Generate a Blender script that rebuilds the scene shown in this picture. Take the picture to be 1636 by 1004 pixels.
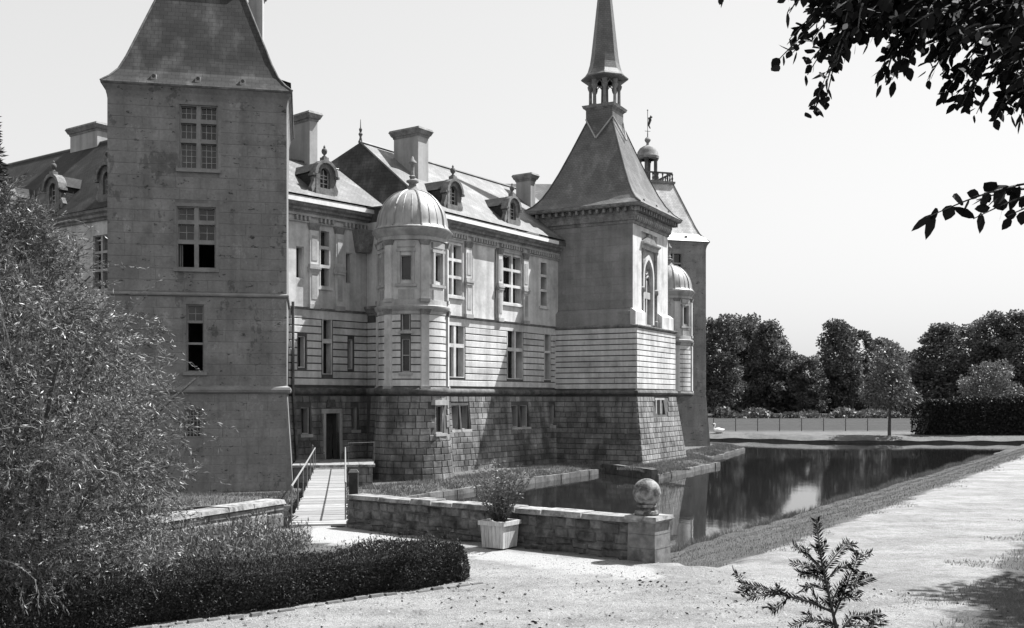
import bpy, math, random
import numpy as np
from mathutils import Vector, Matrix

random.seed(7); np.random.seed(7)
R = math.radians
SC = bpy.context.scene
COL = SC.collection
for o in list(bpy.data.objects): bpy.data.objects.remove(o)

# ------------------------------------------------------------------ camera
cam_d = bpy.data.cameras.new('camera'); cam = bpy.data.objects.new('camera', cam_d); COL.objects.link(cam)
cam.location = (0, 0, 3.0); cam.rotation_euler = (R(90), 0, 0)
cam_d.sensor_width = 36; cam_d.lens = 36 * 1640 / 1636; cam_d.shift_y = 136 / 1636
cam_d.clip_start = 0.1; cam_d.clip_end = 9000
SC.camera = cam
SC.render.resolution_x = 1024; SC.render.resolution_y = 628

# ------------------------------------------------------------------ sky, sun, exposure
SUN_AZ, SUN_EL = 64.0, 55.5
w = bpy.data.worlds.new('World'); SC.world = w; w.use_nodes = True
nt = w.node_tree; nt.nodes.clear()
sky = nt.nodes.new('ShaderNodeTexSky'); sky.sky_type = 'NISHITA'; sky.sun_disc = False
sky.sun_elevation = R(SUN_EL); sky.sun_rotation = R(SUN_AZ)
sky.air_density = 3.0; sky.dust_density = 1.0; sky.ozone_density = 1.0
bw = nt.nodes.new('ShaderNodeRGBToBW')
bg = nt.nodes.new('ShaderNodeBackground'); bg.inputs['Strength'].default_value = 0.068
wo = nt.nodes.new('ShaderNodeOutputWorld')
pw = nt.nodes.new('ShaderNodeMath'); pw.operation = 'POWER'; pw.inputs[1].default_value = .5      # thin even haze veil evens the sky out
ml = nt.nodes.new('ShaderNodeMath'); ml.operation = 'MULTIPLY'; ml.inputs[1].default_value = 2.4
nt.links.new(sky.outputs[0], bw.inputs[0]); nt.links.new(bw.outputs[0], pw.inputs[0]); nt.links.new(pw.outputs[0], ml.inputs[0]); nt.links.new(ml.outputs[0], bg.inputs[0]); nt.links.new(bg.outputs[0], wo.inputs[0])
sd = bpy.data.lights.new('sun', 'SUN'); sd.energy = 5.0; sd.angle = R(0.5); sd.color = (1, 1, 1)
sun = bpy.data.objects.new('sun', sd); COL.objects.link(sun)
_s = Vector((math.sin(R(SUN_AZ)) * math.cos(R(SUN_EL)), math.cos(R(SUN_AZ)) * math.cos(R(SUN_EL)), math.sin(R(SUN_EL))))
sun.rotation_euler = _s.to_track_quat('Z', 'Y').to_euler(); sun.location = (30, 20, 40)
SC.view_settings.view_transform = 'Standard'; SC.view_settings.look = 'None'
SC.view_settings.gamma = 1.0; SC.view_settings.exposure = 1.15
SC.view_settings.use_curve_mapping = False

# ------------------------------------------------------------------ materials (a black and white place: all greys)
class NT:
    def __init__(s, name):
        s.m = bpy.data.materials.new(name); s.m.use_nodes = True
        s.t = s.m.node_tree; s.t.nodes.clear()
        s.out = s.n('ShaderNodeOutputMaterial'); s.p = s.n('ShaderNodeBsdfPrincipled')
        s.l(s.p.outputs[0], s.out.inputs[0])
        s.geo = s.n('ShaderNodeNewGeometry'); s.pos = s.geo.outputs['Position']
    def n(s, k): return s.t.nodes.new(k)
    def l(s, a, b): s.t.links.new(a, b)
    def math(s, op, a, b=None, clamp=False):
        x = s.n('ShaderNodeMath'); x.operation = op; x.use_clamp = clamp
        for i, v in enumerate((a, b)):
            if v is None: continue
            if isinstance(v, (int, float)): x.inputs[i].default_value = v
            else: s.l(v, x.inputs[i])
        return x.outputs[0]
    def mapping(s, vec, sc):
        x = s.n('ShaderNodeMapping'); s.l(vec, x.inputs[0]); x.inputs['Scale'].default_value = sc; return x.outputs[0]
    def noise(s, scale, detail=4, vec=None, rough=.55):
        x = s.n('ShaderNodeTexNoise'); x.inputs['Scale'].default_value = scale; x.inputs['Detail'].default_value = detail
        x.inputs['Roughness'].default_value = rough
        s.l(vec if vec is not None else s.pos, x.inputs['Vector']); return x.outputs['Fac']
    def rng(s, v, a, b, c, d):
        x = s.n('ShaderNodeMapRange'); s.l(v, x.inputs[0])
        for i, k in enumerate((a, b, c, d)): x.inputs[1 + i].default_value = k
        return x.outputs[0]
    def attr(s, name):
        x = s.n('ShaderNodeAttribute'); x.attribute_name = name; return x.outputs['Fac']
    def mixv(s, f, a, b):
        x = s.n('ShaderNodeMix'); x.data_type = 'FLOAT'
        for i, v in zip((0, 2, 3), (f, a, b)):
            if isinstance(v, (int, float)): x.inputs[i].default_value = v
            else: s.l(v, x.inputs[i])
        return x.outputs[0]
    def color(s, v):
        x = s.n('ShaderNodeCombineColor')
        for i in range(3): s.l(v, x.inputs[i])
        s.l(x.outputs[0], s.p.inputs['Base Color'])
    def bump(s, v, strength, dist=.02):
        x = s.n('ShaderNodeBump'); x.inputs['Strength'].default_value = strength; x.inputs['Distance'].default_value = dist
        s.l(v, x.inputs['Height']); s.l(x.outputs[0], s.p.inputs['Normal'])

def stone_mat(name, base, var=.25, scale=1.2, fine=9, streak=0, blotch=0, bdark=.4, bscale=.5, rnd=.0, rough=.9, bump=.25, bthr=.55, pits=0):
    k = NT(name)
    v = k.rng(k.noise(scale, 5), .3, .7, 1 - var, 1 + var)
    f = k.rng(k.noise(fine, 5), .25, .75, 1 - var * .6, 1 + var * .6)
    v = k.math('MULTIPLY', v, f)
    if streak:
        s = k.rng(k.noise(1.0, 4, k.mapping(k.pos, (2.2, 2.2, .16))), .42, .68, 1, 1 - streak); v = k.math('MULTIPLY', v, s)
    if blotch:
        b = k.rng(k.noise(bscale, 6, None, .65), bthr - .06, bthr + .08, 1, bdark); v = k.math('MULTIPLY', v, b)
    if pits:
        v = k.math('MULTIPLY', v, k.rng(k.noise(2.6, 6, k.mapping(k.pos, (1, 1, 2.2)), .7), .61, .65, 1, 1 - pits)); v = k.math('MULTIPLY', v, k.rng(k.noise(.55, 5, k.mapping(k.pos, (1, 1, .7)), .75), .60, .63, 1, 1 - pits * .5)); v = k.math('MULTIPLY', v, k.rng(k.noise(.7, 5, k.mapping(k.pos, (1.3, 1, .9)), .8), .36, .39, 1 + pits * .35, 1))
    if rnd:
        oi = k.n('ShaderNodeObjectInfo'); v = k.math('MULTIPLY', v, k.rng(oi.outputs['Random'], 0, 1, 1 - rnd, 1 + rnd))
    v = k.math('MULTIPLY', v, base); k.color(v)
    k.p.inputs['Roughness'].default_value = rough
    k.bump(k.noise(fine * 3, 4), bump, .02)
    return k.m

def slate_mat(name, base, row=.13, wd=.22, rough=.5, streak=.35, spec=.35):
    k = NT(name)
    uv = k.n('ShaderNodeUVMap'); b = k.n('ShaderNodeTexBrick'); k.l(uv.outputs[0], b.inputs['Vector'])
    b.inputs['Scale'].default_value = 1; b.inputs['Row Height'].default_value = row; b.inputs['Brick Width'].default_value = wd
    b.inputs['Mortar Size'].default_value = .011; b.inputs['Mortar Smooth'].default_value = .3
    b.inputs['Color1'].default_value = (.85, .85, .85, 1); b.inputs['Color2'].default_value = (1.08, 1.08, 1.08, 1); b.inputs['Mortar'].default_value = (.5, .5, .5, 1)
    bwn = k.n('ShaderNodeRGBToBW'); k.l(b.outputs['Color'], bwn.inputs[0])
    v = k.math('MULTIPLY', bwn.outputs[0], k.rng(k.noise(.9, 5), .3, .7, .75, 1.25))
    s = k.rng(k.noise(1, 5, k.mapping(k.pos, (1.5, 1.5, .12))), .5, .7, 1, 1 + streak * 1.6); v = k.math('MULTIPLY', v, s)
    v = k.math('MULTIPLY', v, base); k.color(v)
    k.p.inputs['Roughness'].default_value = rough; k.p.inputs['Specular IOR Level'].default_value = spec
    k.bump(bwn.outputs[0], .25, .02)
    return k.m

def plain_mat(name, base, rough=.6, var=.15, scale=6, metallic=0, bump=0, spec=.5, grain=None):
    k = NT(name)
    vec = k.mapping(k.pos, grain) if grain else None
    v = k.math('MULTIPLY', k.rng(k.noise(scale, 4, vec), .3, .7, 1 - var, 1 + var), base); k.color(v)
    k.p.inputs['Roughness'].default_value = rough; k.p.inputs['Metallic'].default_value = metallic
    k.p.inputs['Specular IOR Level'].default_value = spec
    if bump: k.bump(k.noise(scale * 3, 4, vec), bump, .02)
    return k.m

def leaf_mat(name, base, var=.45, rough=.5, trans=.25, spec=.4, scale=.7):
    k = NT(name)
    g = k.geo.outputs['Random Per Island']
    v = k.math('MULTIPLY', k.rng(g, 0, 1, 1 - var, 1 + var), k.rng(k.noise(scale, 3), .3, .7, .7, 1.3))
    v = k.math('MULTIPLY', v, base); k.color(v)
    k.p.inputs['Roughness'].default_value = rough; k.p.inputs['Specular IOR Level'].default_value = spec
    if trans:
        t = k.n('ShaderNodeBsdfTranslucent'); c = k.n('ShaderNodeCombineColor')
        for i in range(3): k.l(v, c.inputs[i])
        k.l(c.outputs[0], t.inputs[0]); mx = k.n('ShaderNodeMixShader'); mx.inputs[0].default_value = trans
        k.l(k.p.outputs[0], mx.inputs[1]); k.l(t.outputs[0], mx.inputs[2]); k.l(mx.outputs[0], k.out.inputs[0])
    return k.m

M = {}
M['ashlar'] = stone_mat('dressed limestone', .55, .16, .8, 7, streak=.28, blotch=1, bdark=.75, bscale=.7)
M['rustic'] = stone_mat('rusticated limestone', .55, .16, .8, 7, streak=.25, blotch=1, bdark=.72, bscale=.6, rnd=.10)
M['joint'] = stone_mat('recessed mortar', .07, .3, 2, 9)
M['basestone'] = stone_mat('weathered base stone', .21, .3, 1.0, 8, streak=.5, blotch=1, bdark=.38, bscale=.42, rnd=.28, bthr=.52)
M['torus'] = stone_mat('algae dark moulding', .10, .45, 2.5, 8, blotch=1, bdark=.5, bscale=1.5)
M['trim'] = stone_mat('carved stone trim', .36, .2, 1.5, 10, streak=.3)
M['greytrim'] = stone_mat('grey weathered carving', .20, .35, 3, 12, streak=.35)
M['dormerstone'] = stone_mat('sooty dormer stone', .15, .4, 3, 12, streak=.35)
M['towerstone'] = stone_mat('grey tower stone', .205, .26, 1.6, 10, streak=.25, blotch=1, bdark=.75, bscale=.8, rnd=.07, pits=.75, bump=.6)
M['chapelplain'] = stone_mat('chapel side stone darkened as shade', .23, .16, .9, 9, streak=.22, blotch=1, bdark=.8, bscale=.5, rnd=.06, pits=.2)  # darker than the sunlit ashlar face: the side's shade is in the colour
M['chapelbase'] = stone_mat('chapel base stone', .20, .3, 1.1, 8, streak=.5, blotch=1, bdark=.33, bscale=.45, rnd=.25)
M['slate'] = slate_mat('roof slate', .15, rough=.45)
M['slate_chapel'] = slate_mat('chapel roof slate', .115, rough=.45, spec=.25)
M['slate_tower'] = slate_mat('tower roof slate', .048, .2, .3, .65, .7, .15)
M['slate_pale'] = slate_mat('pale far tower slate', .40, .15, .25)  # paler slate tone for the far tower roof
M['slate_dark'] = slate_mat('slate darkened as shade', .04, rough=.7, spec=.1)  # dark slate copy: shade of slopes turned from the sun, put into colour
M['lead'] = plain_mat('lead sheet', .27, .5, .3, 3, 0, .15, .6, (1.5, 1.5, .3))
M['paint'] = plain_mat('white gutter paint', .72, .6, .12, 4)
_k = NT('old window glass'); _oi = _k.n('ShaderNodeObjectInfo'); _k.color(_k.math('MULTIPLY', _k.rng(_oi.outputs['Random'], 0, 1, .004, .04), _k.rng(_k.noise(1.8, 3), .3, .7, .4, 1.5))); _k.p.inputs['Roughness'].default_value = .08; _k.bump(_k.noise(2.2, 2), .25, .03); M['glass'] = _k.m
M['dark'] = plain_mat('dark oak', .035, .7, .4, 5, 0, .2)
M['winwood'] = plain_mat('weathered window joinery', .28, .6, .2, 8)
M['iron'] = plain_mat('rusty iron', .05, .6, .4, 10, .3)
M['greypipe'] = plain_mat('flaking grey pipe', .12, .5, .4, 12)
M['whitepipe'] = plain_mat('white painted pipe', .22, .5, .2, 12)
M['rubble'] = stone_mat('mossy rubble stone', .115, .5, 4, 18, blotch=1, bdark=.35, bscale=2.6, rnd=.25, bump=.6)
M['coping'] = stone_mat('lichen coping stone', .23, .4, 5, 18, blotch=1, bdark=.35, bscale=3.4, rnd=.15, bump=.5)
M['kerbstone'] = stone_mat('worn kerb stone', .11, .4, 2, 9, blotch=1, bdark=.45, bscale=1.2, rnd=.25)
M['pier'] = stone_mat('pier stone', .165, .4, 3, 14, blotch=1, bdark=.55, bscale=2.6, bump=.4)
M['ball'] = stone_mat('lichen stone ball', .23, .5, 7, 20, blotch=1, bdark=.22, bscale=5.5, bump=.9, bthr=.5)
M['plank'] = plain_mat('weathered plank', .36, .8, .35, 2.0, 0, .3, .3, (1, 6, 1))
_k = NT('planter slat wood'); _oi = _k.n('ShaderNodeObjectInfo')
_v = _k.math('MULTIPLY', _k.rng(_oi.outputs['Random'], 0, 1, .8, 1.2), _k.rng(_k.noise(6, 4, _k.mapping(_k.pos, (6, 6, .7))), .3, .7, .75, 1.2))
_k.color(_k.math('MULTIPLY', _v, .42)); _k.p.inputs['Roughness'].default_value = .8; M['slat'] = _k.m
M['oldwood'] = plain_mat('dark wet timber', .05, .8, .4, 4, 0, .3)
M['bark'] = stone_mat('bark', .07, .4, 5, 20, bump=.7)
M['palebark'] = stone_mat('pale twig bark', .11, .3, 5, 20)
M['leaf_far'] = leaf_mat('far tree leaf', .10, .55, .55, .2, .3, .12)
M['leaf_young'] = leaf_mat('young tree leaf', .12, .5, .5, .25, .4, .3)
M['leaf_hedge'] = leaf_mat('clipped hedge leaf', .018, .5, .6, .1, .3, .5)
M['leaf_shrub'] = leaf_mat('grey shrub leaf', .125, .8, .42, .18, .45, 1.0)
M['leaf_box'] = leaf_mat('low hedge leaf', .045, .6, .6, .12, .2, 1.5)
M['leaf_pot'] = leaf_mat('potted shrub leaf', .10, .5, .45, .2, .5, 2)
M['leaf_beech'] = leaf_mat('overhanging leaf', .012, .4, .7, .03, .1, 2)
M['needle'] = leaf_mat('yew needle', .009, .4, .8, .02, .05, 4)
M['grass'] = leaf_mat('grass blade', .135, .5, .6, .2, .3, .5)
M['swan'] = plain_mat('white plumage', .8, .7, .08, 8)
M['beak'] = plain_mat('dark beak', .08, .5)

# ------------------------------------------------------------------ mesh helpers
def link(o, parent=None):
    COL.objects.link(o)
    if parent is not None: o.parent = parent
    return o
def tag(o, label=None, cat=None, group=None, kind=None):
    if label: o['label'] = label
    if cat: o['category'] = cat
    if group: o['group'] = group
    if kind: o['kind'] = kind
    return o
def thing(name, label, cat, loc=(0, 0, 0), rz=0, group=None):
    o = bpy.data.objects.new(name, None); o.empty_display_size = .5; COL.objects.link(o)
    o.location = loc; o.rotation_euler = (0, 0, rz)
    return tag(o, label, cat, group)

class MB:
    def __init__(s): s.v = []; s.f = []
    def quad(s, *p):
        i = len(s.v); s.v += [tuple(q) for q in p]; s.f.append(tuple(range(i, i + len(p))))
    def box(s, x0, x1, y0, y1, z0, z1):
        i = len(s.v)
        s.v += [(x0, y0, z0), (x1, y0, z0), (x1, y1, z0), (x0, y1, z0), (x0, y0, z1), (x1, y0, z1), (x1, y1, z1), (x0, y1, z1)]
        for q in ((0, 3, 2, 1), (4, 5, 6, 7), (0, 1, 5, 4), (1, 2, 6, 5), (2, 3, 7, 6), (3, 0, 4, 7)): s.f.append(tuple(i + k for k in q))
        return s
    def frust(s, c0, h0, z0, c1, h1, z1, cap=True):      # rectangular frustum: centre (x,y), half sizes (hx,hy)
        i = len(s.v)
        for (c, h, z) in ((c0, h0, z0), (c1, h1, z1)):
            s.v += [(c[0] - h[0], c[1] - h[1], z), (c[0] + h[0], c[1] - h[1], z), (c[0] + h[0], c[1] + h[1], z), (c[0] - h[0], c[1] + h[1], z)]
        for q in ((0, 1, 5, 4), (1, 2, 6, 5), (2, 3, 7, 6), (3, 0, 4, 7)) + (((4, 5, 6, 7), (0, 3, 2, 1)) if cap else ()): s.f.append(tuple(i + k for k in q))
    def lathe(s, prof, n=24, c=(0, 0), ph=0, a0=0, a1=None):
        i = len(s.v); full = a1 is None; m = n if full else n + 1
        for (r, z) in prof:
            for k in range(m):
                a = ph + (2 * math.pi * k / n if full else a0 + (a1 - a0) * k / n)
                s.v.append((c[0] + r * math.sin(a), c[1] - r * math.cos(a), z))
        for j in range(len(prof) - 1):
            for k in range(n):
                k2 = (k + 1) % m
                s.f.append((i + j * m + k, i + j * m + k2, i + (j + 1) * m + k2, i + (j + 1) * m + k))
        return s
    def tube(s, pts, rad, n=6):
        pts = [Vector(p) for p in pts]; i = len(s.v); m = len(pts)
        rr = rad if isinstance(rad, (list, tuple)) else [rad] * m
        for j, p in enumerate(pts):
            t = (pts[min(j + 1, m - 1)] - pts[max(j - 1, 0)]).normalized()
            u = t.cross(Vector((0, 0, 1)) if abs(t.z) < .9 else Vector((1, 0, 0))).normalized(); w_ = t.cross(u)
            for k in range(n):
                a = 2 * math.pi * k / n; q = p + (u * math.cos(a) + w_ * math.sin(a)) * rr[j]; s.v.append(tuple(q))
        for j in range(m - 1):
            for k in range(n):
                k2 = (k + 1) % n; s.f.append((i + j * n + k, i + j * n + k2, i + (j + 1) * n + k2, i + (j + 1) * n + k))
        s.f.append(tuple(i + k for k in range(n))); s.f.append(tuple(i + (m - 1) * n + k for k in range(n)))
        return s
    def profile(s, prof, x0, x1, caps=True):     # extrude a closed (y,z) profile along x
        i = len(s.v); n = len(prof)
        for x in (x0, x1): s.v += [(x, y, z) for (y, z) in prof]
        for k in range(n): k2 = (k + 1) % n; s.f.append((i + k, i + k2, i + n + k2, i + n + k))
        if caps: s.f.append(tuple(i + k for k in range(n))); s.f.append(tuple(i + n + k for k in range(n - 1, -1, -1)))
        return s
    def prism(s, poly, y0, y1):          # (x,z) polygon extruded along y
        i = len(s.v); n = len(poly)
        for y in (y0, y1): s.v += [(x, y, z) for (x, z) in poly]
        for k in range(n): k2 = (k + 1) % n; s.f.append((i + k, i + k2, i + n + k2, i + n + k))
        s.f.append(tuple(i + k for k in range(n))); s.f.append(tuple(i + n + k for k in range(n - 1, -1, -1)))
        return s
    def mesh(s, name, uv=False, smooth=False):
        me = bpy.data.meshes.new(name); me.from_pydata(s.v, [], s.f); me.validate(); me.update()
        if uv:
            L = me.uv_layers.new(name='UVMap')
            for p in me.polygons:
                n = p.normal
                if abs(n.z) > .97: t = Vector((1, 0, 0)); b = Vector((0, 1, 0))
                else:
                    b = (Vector((0, 0, 1)) - n * n.z).normalized(); t = b.cross(n)
                for li in p.loop_indices:
                    c = me.vertices[me.loops[li].vertex_index].co; L.data[li].uv = (c.dot(t), c.dot(b))
        if smooth:
            me.polygons.foreach_set('use_smooth', [True] * len(me.polygons))
            if hasattr(me, 'set_sharp_from_angle'): me.set_sharp_from_angle(angle=R(40))
        return me
    def build(s, name, mat, parent=None, frame=None, uv=False, smooth=False, kind=None, label=None):
        me = s.mesh(name, uv, smooth); me.materials.append(M[mat])
        o = bpy.data.objects.new(name, me); link(o, parent)
        if frame: o.location = (frame[0], frame[1], 0); o.rotation_euler = (0, 0, frame[2])
        if kind: o['kind'] = kind
        if label: o['label'] = label
        return o

def np_mesh(name, V, F, mat, parent=None, kind=None):
    V = np.asarray(V, dtype=np.float32); F = np.asarray(F, dtype=np.int32); k = F.shape[1]
    me = bpy.data.meshes.new(name); me.vertices.add(len(V)); me.vertices.foreach_set('co', V.ravel())
    me.loops.add(F.size); me.loops.foreach_set('vertex_index', F.ravel())
    me.polygons.add(len(F)); me.polygons.foreach_set('loop_start', np.arange(0, F.size, k, dtype=np.int32))
    me.update(calc_edges=True); me.materials.append(M[mat] if isinstance(mat, str) else mat)
    o = bpy.data.objects.new(name, me); link(o, parent)
    if kind: o['kind'] = kind
    return o
def unit(a): return a / (np.linalg.norm(a, axis=-1, keepdims=True) + 1e-9)
def leaf_arrays(P, D, L, W):
    n = len(P); D = unit(D); S = unit(np.cross(D, np.random.normal(size=(n, 3))))
    N = np.cross(D, S)
    L = np.asarray(L).reshape(-1, 1) * np.ones((n, 1)); W = np.asarray(W).reshape(-1, 1) * np.ones((n, 1))
    mid = P + D * L * .45 - N * L * .06
    V = np.stack([P, mid + S * W * .5, P + D * L, mid - S * W * .5], 1).reshape(-1, 3)
    F = np.arange(4 * n).reshape(n, 4); return V, F

def flat_map(yf):
    return lambda u, d, z: (u, yf(z) + d, z)
def cyl_map(rf):
    return lambda u, d, z: ((rf(z) - d) * math.sin(u), -(rf(z) - d) * math.cos(u), z)
def panel(mb, P, u0, u1, z0, z1, holes, reveal, du=None, extra_z=()):
    us = {u0, u1}; zs = {z0, z1} | set(extra_z)
    for (a, b, c, d) in holes: us |= {a, b}; zs |= {max(c, z0), min(d, z1)}
    us = sorted(x for x in us if u0 - 1e-6 <= x <= u1 + 1e-6); zs = sorted(x for x in zs if z0 - 1e-6 <= x <= z1 + 1e-6)
    if du:
        new = []
        for a, b in zip(us[:-1], us[1:]):
            k = max(1, int(math.ceil((b - a) / du))); new += [a + (b - a) * j / k for j in range(k)]
        us = new + [us[-1]]
    for a, b in zip(us[:-1], us[1:]):
        for c, d in zip(zs[:-1], zs[1:]):
            cu, cz = (a + b) / 2, (c + d) / 2
            if any(h[0] < cu < h[1] and h[2] < cz < h[3] for h in holes): continue
            mb.quad(P(a, 0, c), P(b, 0, c), P(b, 0, d), P(a, 0, d))
    for (a, b, c, d) in holes:
        c = max(c, z0); d = min(d, z1); r = reveal
        mb.quad(P(a, 0, c), P(a, 0, d), P(a, r, d), P(a, r, c)); mb.quad(P(b, 0, c), P(b, r, c), P(b, r, d), P(b, 0, d))
        mb.quad(P(a, 0, d), P(b, 0, d), P(b, r, d), P(a, r, d)); mb.quad(P(a, 0, c), P(a, r, c), P(b, r, c), P(b, 0, c))

_blk = {}
def block_mesh(w, h, d, mat, bev=.018):
    key = (round(w, 2), round(h, 2), round(d, 3), mat, bev)
    if key not in _blk:
        w, h = key[0], key[1]; mb = MB(); b = min(bev, w * .2, h * .2)
        mb.v = [(-w / 2, 0, -h / 2), (w / 2, 0, -h / 2), (w / 2, 0, h / 2), (-w / 2, 0, h / 2),
                (-w / 2, -d * .5, -h / 2), (w / 2, -d * .5, -h / 2), (w / 2, -d * .5, h / 2), (-w / 2, -d * .5, h / 2),
                (-w / 2 + b, -d, -h / 2 + b), (w / 2 - b, -d, -h / 2 + b), (w / 2 - b, -d, h / 2 - b), (-w / 2 + b, -d, h / 2 - b)]
        for a in (0, 4):
            for k in range(4): k2 = (k + 1) % 4; mb.f.append((a + k, a + k2, a + 4 + k2, a + 4 + k))
        mb.f.append((8, 9, 10, 11))
        me = mb.mesh('stone'); me.materials.append(M[mat]); _blk[key] = me
    return _blk[key]
def put(me, name, parent, loc, rot=(0, 0, 0)):
    o = bpy.data.objects.new(name, me); COL.objects.link(o); o.parent = parent; o.location = loc; o.rotation_euler = rot; return o

def tile(parent, u0, u1, z0, z1, ch, wr, holes=(), yf=lambda z: 0, theta=0, depth=.03, gap=.025, mat='basestone', name='stone', rng=None, pad=.0, hv=0, jit=.006):
    rng = rng or random.Random(hash((u0, u1, z0)) & 0xffff)
    n = max(1, round((z1 - z0) / ch)); ch = (z1 - z0) / n; cnt = 0
    for r in range(n):
        a, b = z0 + r * ch, z0 + (r + 1) * ch
        segs = [(u0, u1)]
        for h in holes:
            if h[2] - pad < b - .04 and h[3] + pad > a + .04:
                ns = []
                for (p, q) in segs:
                    if h[1] + pad <= p or h[0] - pad >= q: ns.append((p, q)); continue
                    if h[0] - pad > p: ns.append((p, h[0] - pad))
                    if h[1] + pad < q: ns.append((h[1] + pad, q))
                segs = ns
        for (p, q) in segs:
            if q - p < .1: continue
            cuts = [p]; x = p
            if wr:
                while True:
                    x += rng.uniform(*wr)
                    if x > q - wr[0] * .6: break
                    cuts.append(x)
            cuts.append(q)
            for c0, c1 in zip(cuts[:-1], cuts[1:]):
                ww = c1 - c0 - gap; hh = ch - gap
                if ww < .05: continue
                zc = (a + b) / 2
                put(block_mesh(ww, hh, depth, mat), name, parent, ((c0 + c1) / 2, yf(zc) - rng.uniform(0, jit), zc), (-theta, 0, 0)); cnt += 1
    return cnt

def window(parent, frame, x0, x1, z0, z1, cols=2, rows=(), y=0, rev=.34, mull=.13, bars=None, open_rows=(), sill=True, mat='trim', glassy=.27, lit=False, yoff=.06):
    """stone cross window set in a hole: mullion, transoms, panes"""
    mb = MB(); j = .05
    mb.box(x0, x0 + j, y + yoff, y + rev, z0, z1); mb.box(x1 - j, x1, y + yoff, y + rev, z0, z1); mb.box(x0 + j, x1 - j, y + yoff, y + rev, z1 - j, z1); mb.box(x0 + j, x1 - j, y + yoff, y + rev, z0, z0 + j)
    xs = [x0 + j]
    for c in range(1, cols):
        xm = x0 + (x1 - x0) * c / cols; mb.box(xm - mull / 2, xm + mull / 2, y + yoff, y + yoff + .16, z0 + j, z1 - j); xs += [xm - mull / 2, xm + mull / 2]
    xs.append(x1 - j)
    zs = [z0 + j]
    for f in rows:
        zm = z0 + (z1 - z0) * f
        for c in range(cols): mb.box(xs[2 * c], xs[2 * c + 1], y + yoff + .003, y + yoff + .157, zm - mull / 2, zm + mull / 2)
        zs += [zm - mull / 2, zm + mull / 2]
    zs.append(z1 - j)
    wo_ = mb.build('window', mat, parent, frame)
    for r in range(len(zs) // 2):
        for c in range(cols):
            if r in open_rows: continue
            a, b, p, q = xs[2 * c], xs[2 * c + 1], zs[2 * r], zs[2 * r + 1]
            g = MB(); g.box(a, b, y + glassy, y + glassy + .02, p, q); pn = g.build('pane', 'glass', wo_)
            if bars:
                nc, nr = bars[r] if isinstance(bars, dict) else bars
                bb = MB(); t = .013
                bb.box(a, a + .03, y + glassy - .03, y + glassy - .002, p, q); bb.box(b - .03, b, y + glassy - .03, y + glassy - .002, p, q)
                for i in range(1, nc): xx = a + (b - a) * i / nc; bb.box(xx - t, xx + t, y + glassy - .028, y + glassy - .004, p, q)
                for i in range(0, nr + 1): zz = p + (q - p) * i / nr; zz = min(max(zz, p + t), q - t); bb.box(a + .03, b - .03, y + glassy - .026, y + glassy - .006, zz - t, zz + t)
                bb.build('glazing_bars', 'winwood', wo_)
    if sill:
        s_ = MB(); s_.box(x0 - .12, x1 + .12, y - .10, y + .05, z0 - .14, z0 - .003); s_.build('sill', mat, wo_)
    return wo_

# ------------------------------------------------------------------ plan of the place (metres; camera at the origin, looking +Y)
def compass(a): return R(90 - a)
WL_P = (6.36, 31.4); WL_N = (.84, -.543)          # near bank waterline, normal to the land side
WALL_A = (-3.85, 24.0); WALL_B = (2.73, 18.92)    # low moat wall, left end to the pier
LW_A = (-5.36, 24.2); LW_B = (-8.6, 16.8)         # left wing wall
WATER = -1.2

def d_bank(x, y): return (x - WL_P[0]) * WL_N[0] + (y - WL_P[1]) * WL_N[1]
_wd = np.array([WALL_B[0] - WALL_A[0], WALL_B[1] - WALL_A[1]]); _wd /= np.linalg.norm(_wd)
def w_side(x, y): return (x - WALL_A[0]) * (_wd[1]) + (y - WALL_A[1]) * (-_wd[0])      # >0 on the camera side
_ld = np.array([LW_A[0] - LW_B[0], LW_A[1] - LW_B[1]]); _ld /= np.linalg.norm(_ld)
def l_side(x, y): return (x - LW_A[0]) * (_ld[1]) + (y - LW_A[1]) * (-_ld[0])          # >0 on the camera (right) side

def sm(t): t = np.clip(t, 0, 1); return t * t * (3 - 2 * t)
def ground_z(x, y):
    x = np.asarray(x, float); y = np.asarray(y, float)
    d = d_bank(x, y); ws = w_side(x, y); ls = l_side(x, y)
    bank = -1.2 + 1.2 * np.clip(d / 5.0, -.2, 1) - np.where(d < 0, np.minimum(-d * .5, 1.1), 0)
    bank = np.clip(bank + (.07 * np.sin(x * 1.9 + .7 * y) * np.sin(y * 1.3) + .05 * np.sin(x * 4.1 - y * 2.7)) * np.clip(1 - d / 5, 0, 1), -2.3, 0)
    court = (ws > -.2) & (ls > .2)
    z = np.where(court, 0.0, np.where(ls > -.2, bank, -2.3))
    z = np.where((ls <= .2), -2.3, z)
    # far lawn
    fb = far_edge(x)
    far = np.clip(-2.3 + (y - fb - .9) * 2.4, -2.3, -.55) + np.clip((y - fb - 2) * .006, 0, .25)
    z = np.where(y > fb - 1, np.maximum(z, far), z)
    # bank the photographer stands on
    z = z + np.where(y < 10.5, 1.35 * sm((10.5 - y) / 6.5), 0) * np.where(ls > .2, 1, 0)
    return z
def far_edge(x):
    x = np.asarray(x, float)
    return np.interp(x, [15, 24, 29, 60], [106.0, 104.0, 98.5, 97.0]) + .2 * np.sin(x * .5)

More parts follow.
